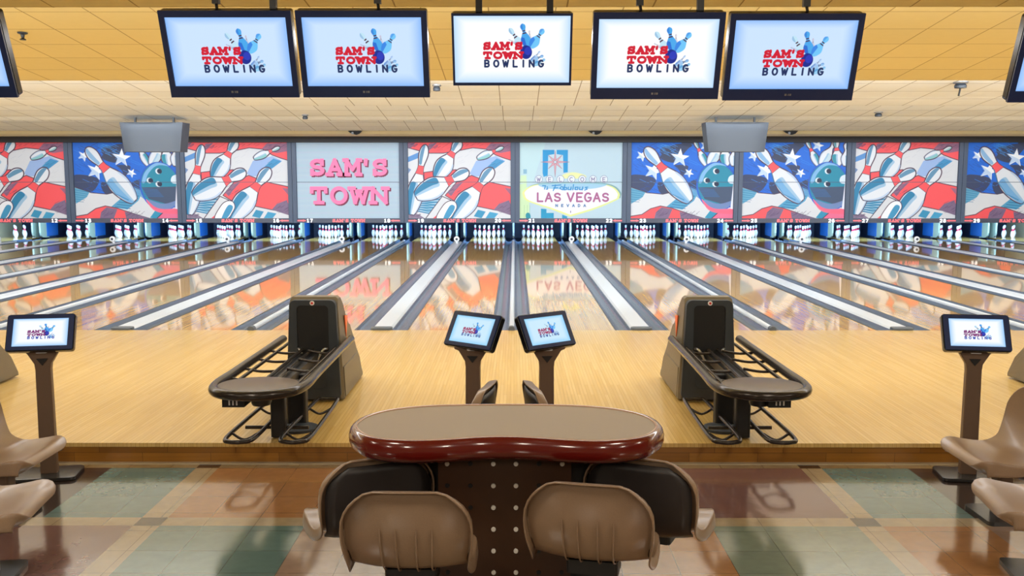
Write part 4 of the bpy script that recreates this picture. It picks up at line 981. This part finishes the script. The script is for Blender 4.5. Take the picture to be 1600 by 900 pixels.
def back_layer_mesh():
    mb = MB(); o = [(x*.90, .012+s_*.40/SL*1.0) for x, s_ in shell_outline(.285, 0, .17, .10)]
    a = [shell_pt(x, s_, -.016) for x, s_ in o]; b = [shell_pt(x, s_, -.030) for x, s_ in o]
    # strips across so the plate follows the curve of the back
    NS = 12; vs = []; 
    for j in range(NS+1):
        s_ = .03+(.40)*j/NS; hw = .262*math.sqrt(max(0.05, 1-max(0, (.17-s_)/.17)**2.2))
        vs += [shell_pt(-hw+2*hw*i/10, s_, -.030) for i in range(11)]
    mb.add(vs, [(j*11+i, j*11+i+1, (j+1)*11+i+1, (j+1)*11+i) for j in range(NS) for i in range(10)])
    me = mb.mesh('back_layer', 'back_dark', smooth=1.4); bm = bmesh.new(); bm.from_mesh(me); bmesh.ops.solidify(bm, geom=bm.faces[:], thickness=-.012); bm.to_mesh(me); bm.free(); return me
BACKP = back_layer_mesh()
def rib_mesh(x, s0, s1):
    mb = MB(); path = [shell_pt(x, s0+(s1-s0)*i/8, -.010-.010*math.sin(PI*min(1, .15+i/8*.7))) for i in range(9)]
    mb.tube(path, [.002]+[.0042]*7+[.002], 6); return mb.mesh('rib', 'plastic', smooth=1.2)
RIBS = [rib_mesh(x, .17, .50) for x in (-.115, -.045, .045, .115)]
def chair(loc, rz, label, sc=1.0, arm=None, post=False, dark=False):
    t = empty('molded_chair', (loc[0], loc[1], FLOOR_Z), rz, label, 'chair', 'molded tan plastic chairs around the tables')
    z = loc[2]-FLOOR_Z
    s = put(SHELL, 'shell', t, (0, 0, z)); s.scale = (sc, sc, sc)
    if dark: tag(put(BACKP, 'back_layer', t, (0, 0, z)), 'dark layer over the back')  # thin dark layer over the shell's back, on these chairs only
    else:
        for r in RIBS: put(r, 'rib', t, (0, 0, z))
    MB().prism(rrect(.24, .16, .02, 3), lambda p, q, u: (p, q, u), z-.075, z-.010).build('seat_bracket', 'black', t)
    if post:
        MB().prism(rrect(.10, .10, .02, 3, 0, -.03), lambda p, q, u: (p, q, u), .02, z-.04).build('post', 'console_post', t)
        MB().prism(rrect(.34, .30, .03, 3, 0, -.03), lambda p, q, u: (p, q, u), 0, .025).build('base_plate', 'base_metal', t)
    if arm:
        c, si = math.cos(-rz), math.sin(-rz); dx, dy = arm[0]-loc[0], arm[1]-loc[1]; lx, ly = c*dx-si*dy, si*dx+c*dy
        MB().tube([(0, 0, z-.06), (lx*.5, ly*.5, z-.09), (lx, ly, z-.09)], .03, 8).build('swing_arm', 'black', t, smooth=1.2)
    return t
chair((-.43, 4.25, .172), -.02, 'tan chair seen from behind, nearest one on the left of the pedestal', arm=(-.28, 4.60))
chair((.41, 4.30, .19), -.22, 'tan chair seen from behind, nearest one on the right of the pedestal', arm=(.28, 4.60))
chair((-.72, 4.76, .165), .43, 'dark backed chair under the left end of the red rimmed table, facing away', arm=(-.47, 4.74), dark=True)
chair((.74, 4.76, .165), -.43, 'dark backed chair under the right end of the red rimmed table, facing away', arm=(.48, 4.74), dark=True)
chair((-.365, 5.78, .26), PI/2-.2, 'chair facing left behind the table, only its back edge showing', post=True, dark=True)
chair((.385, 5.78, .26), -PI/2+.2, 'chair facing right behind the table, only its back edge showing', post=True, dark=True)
chair((-3.07, 5.72, .235), -PI/2-.0, 'tan chair facing right at the left edge, the farther of two', post=True)
chair((-2.68, 4.80, .235), -PI/2+.15, 'tan chair at the left edge, the nearer of two', post=True)
chair((3.00, 5.72, .235), PI/2, 'tan chair facing left at the right edge, the farther of two', post=True)
chair((2.76, 4.84, .235), PI/2-.15, 'tan chair at the right edge, the nearer of two', post=True)
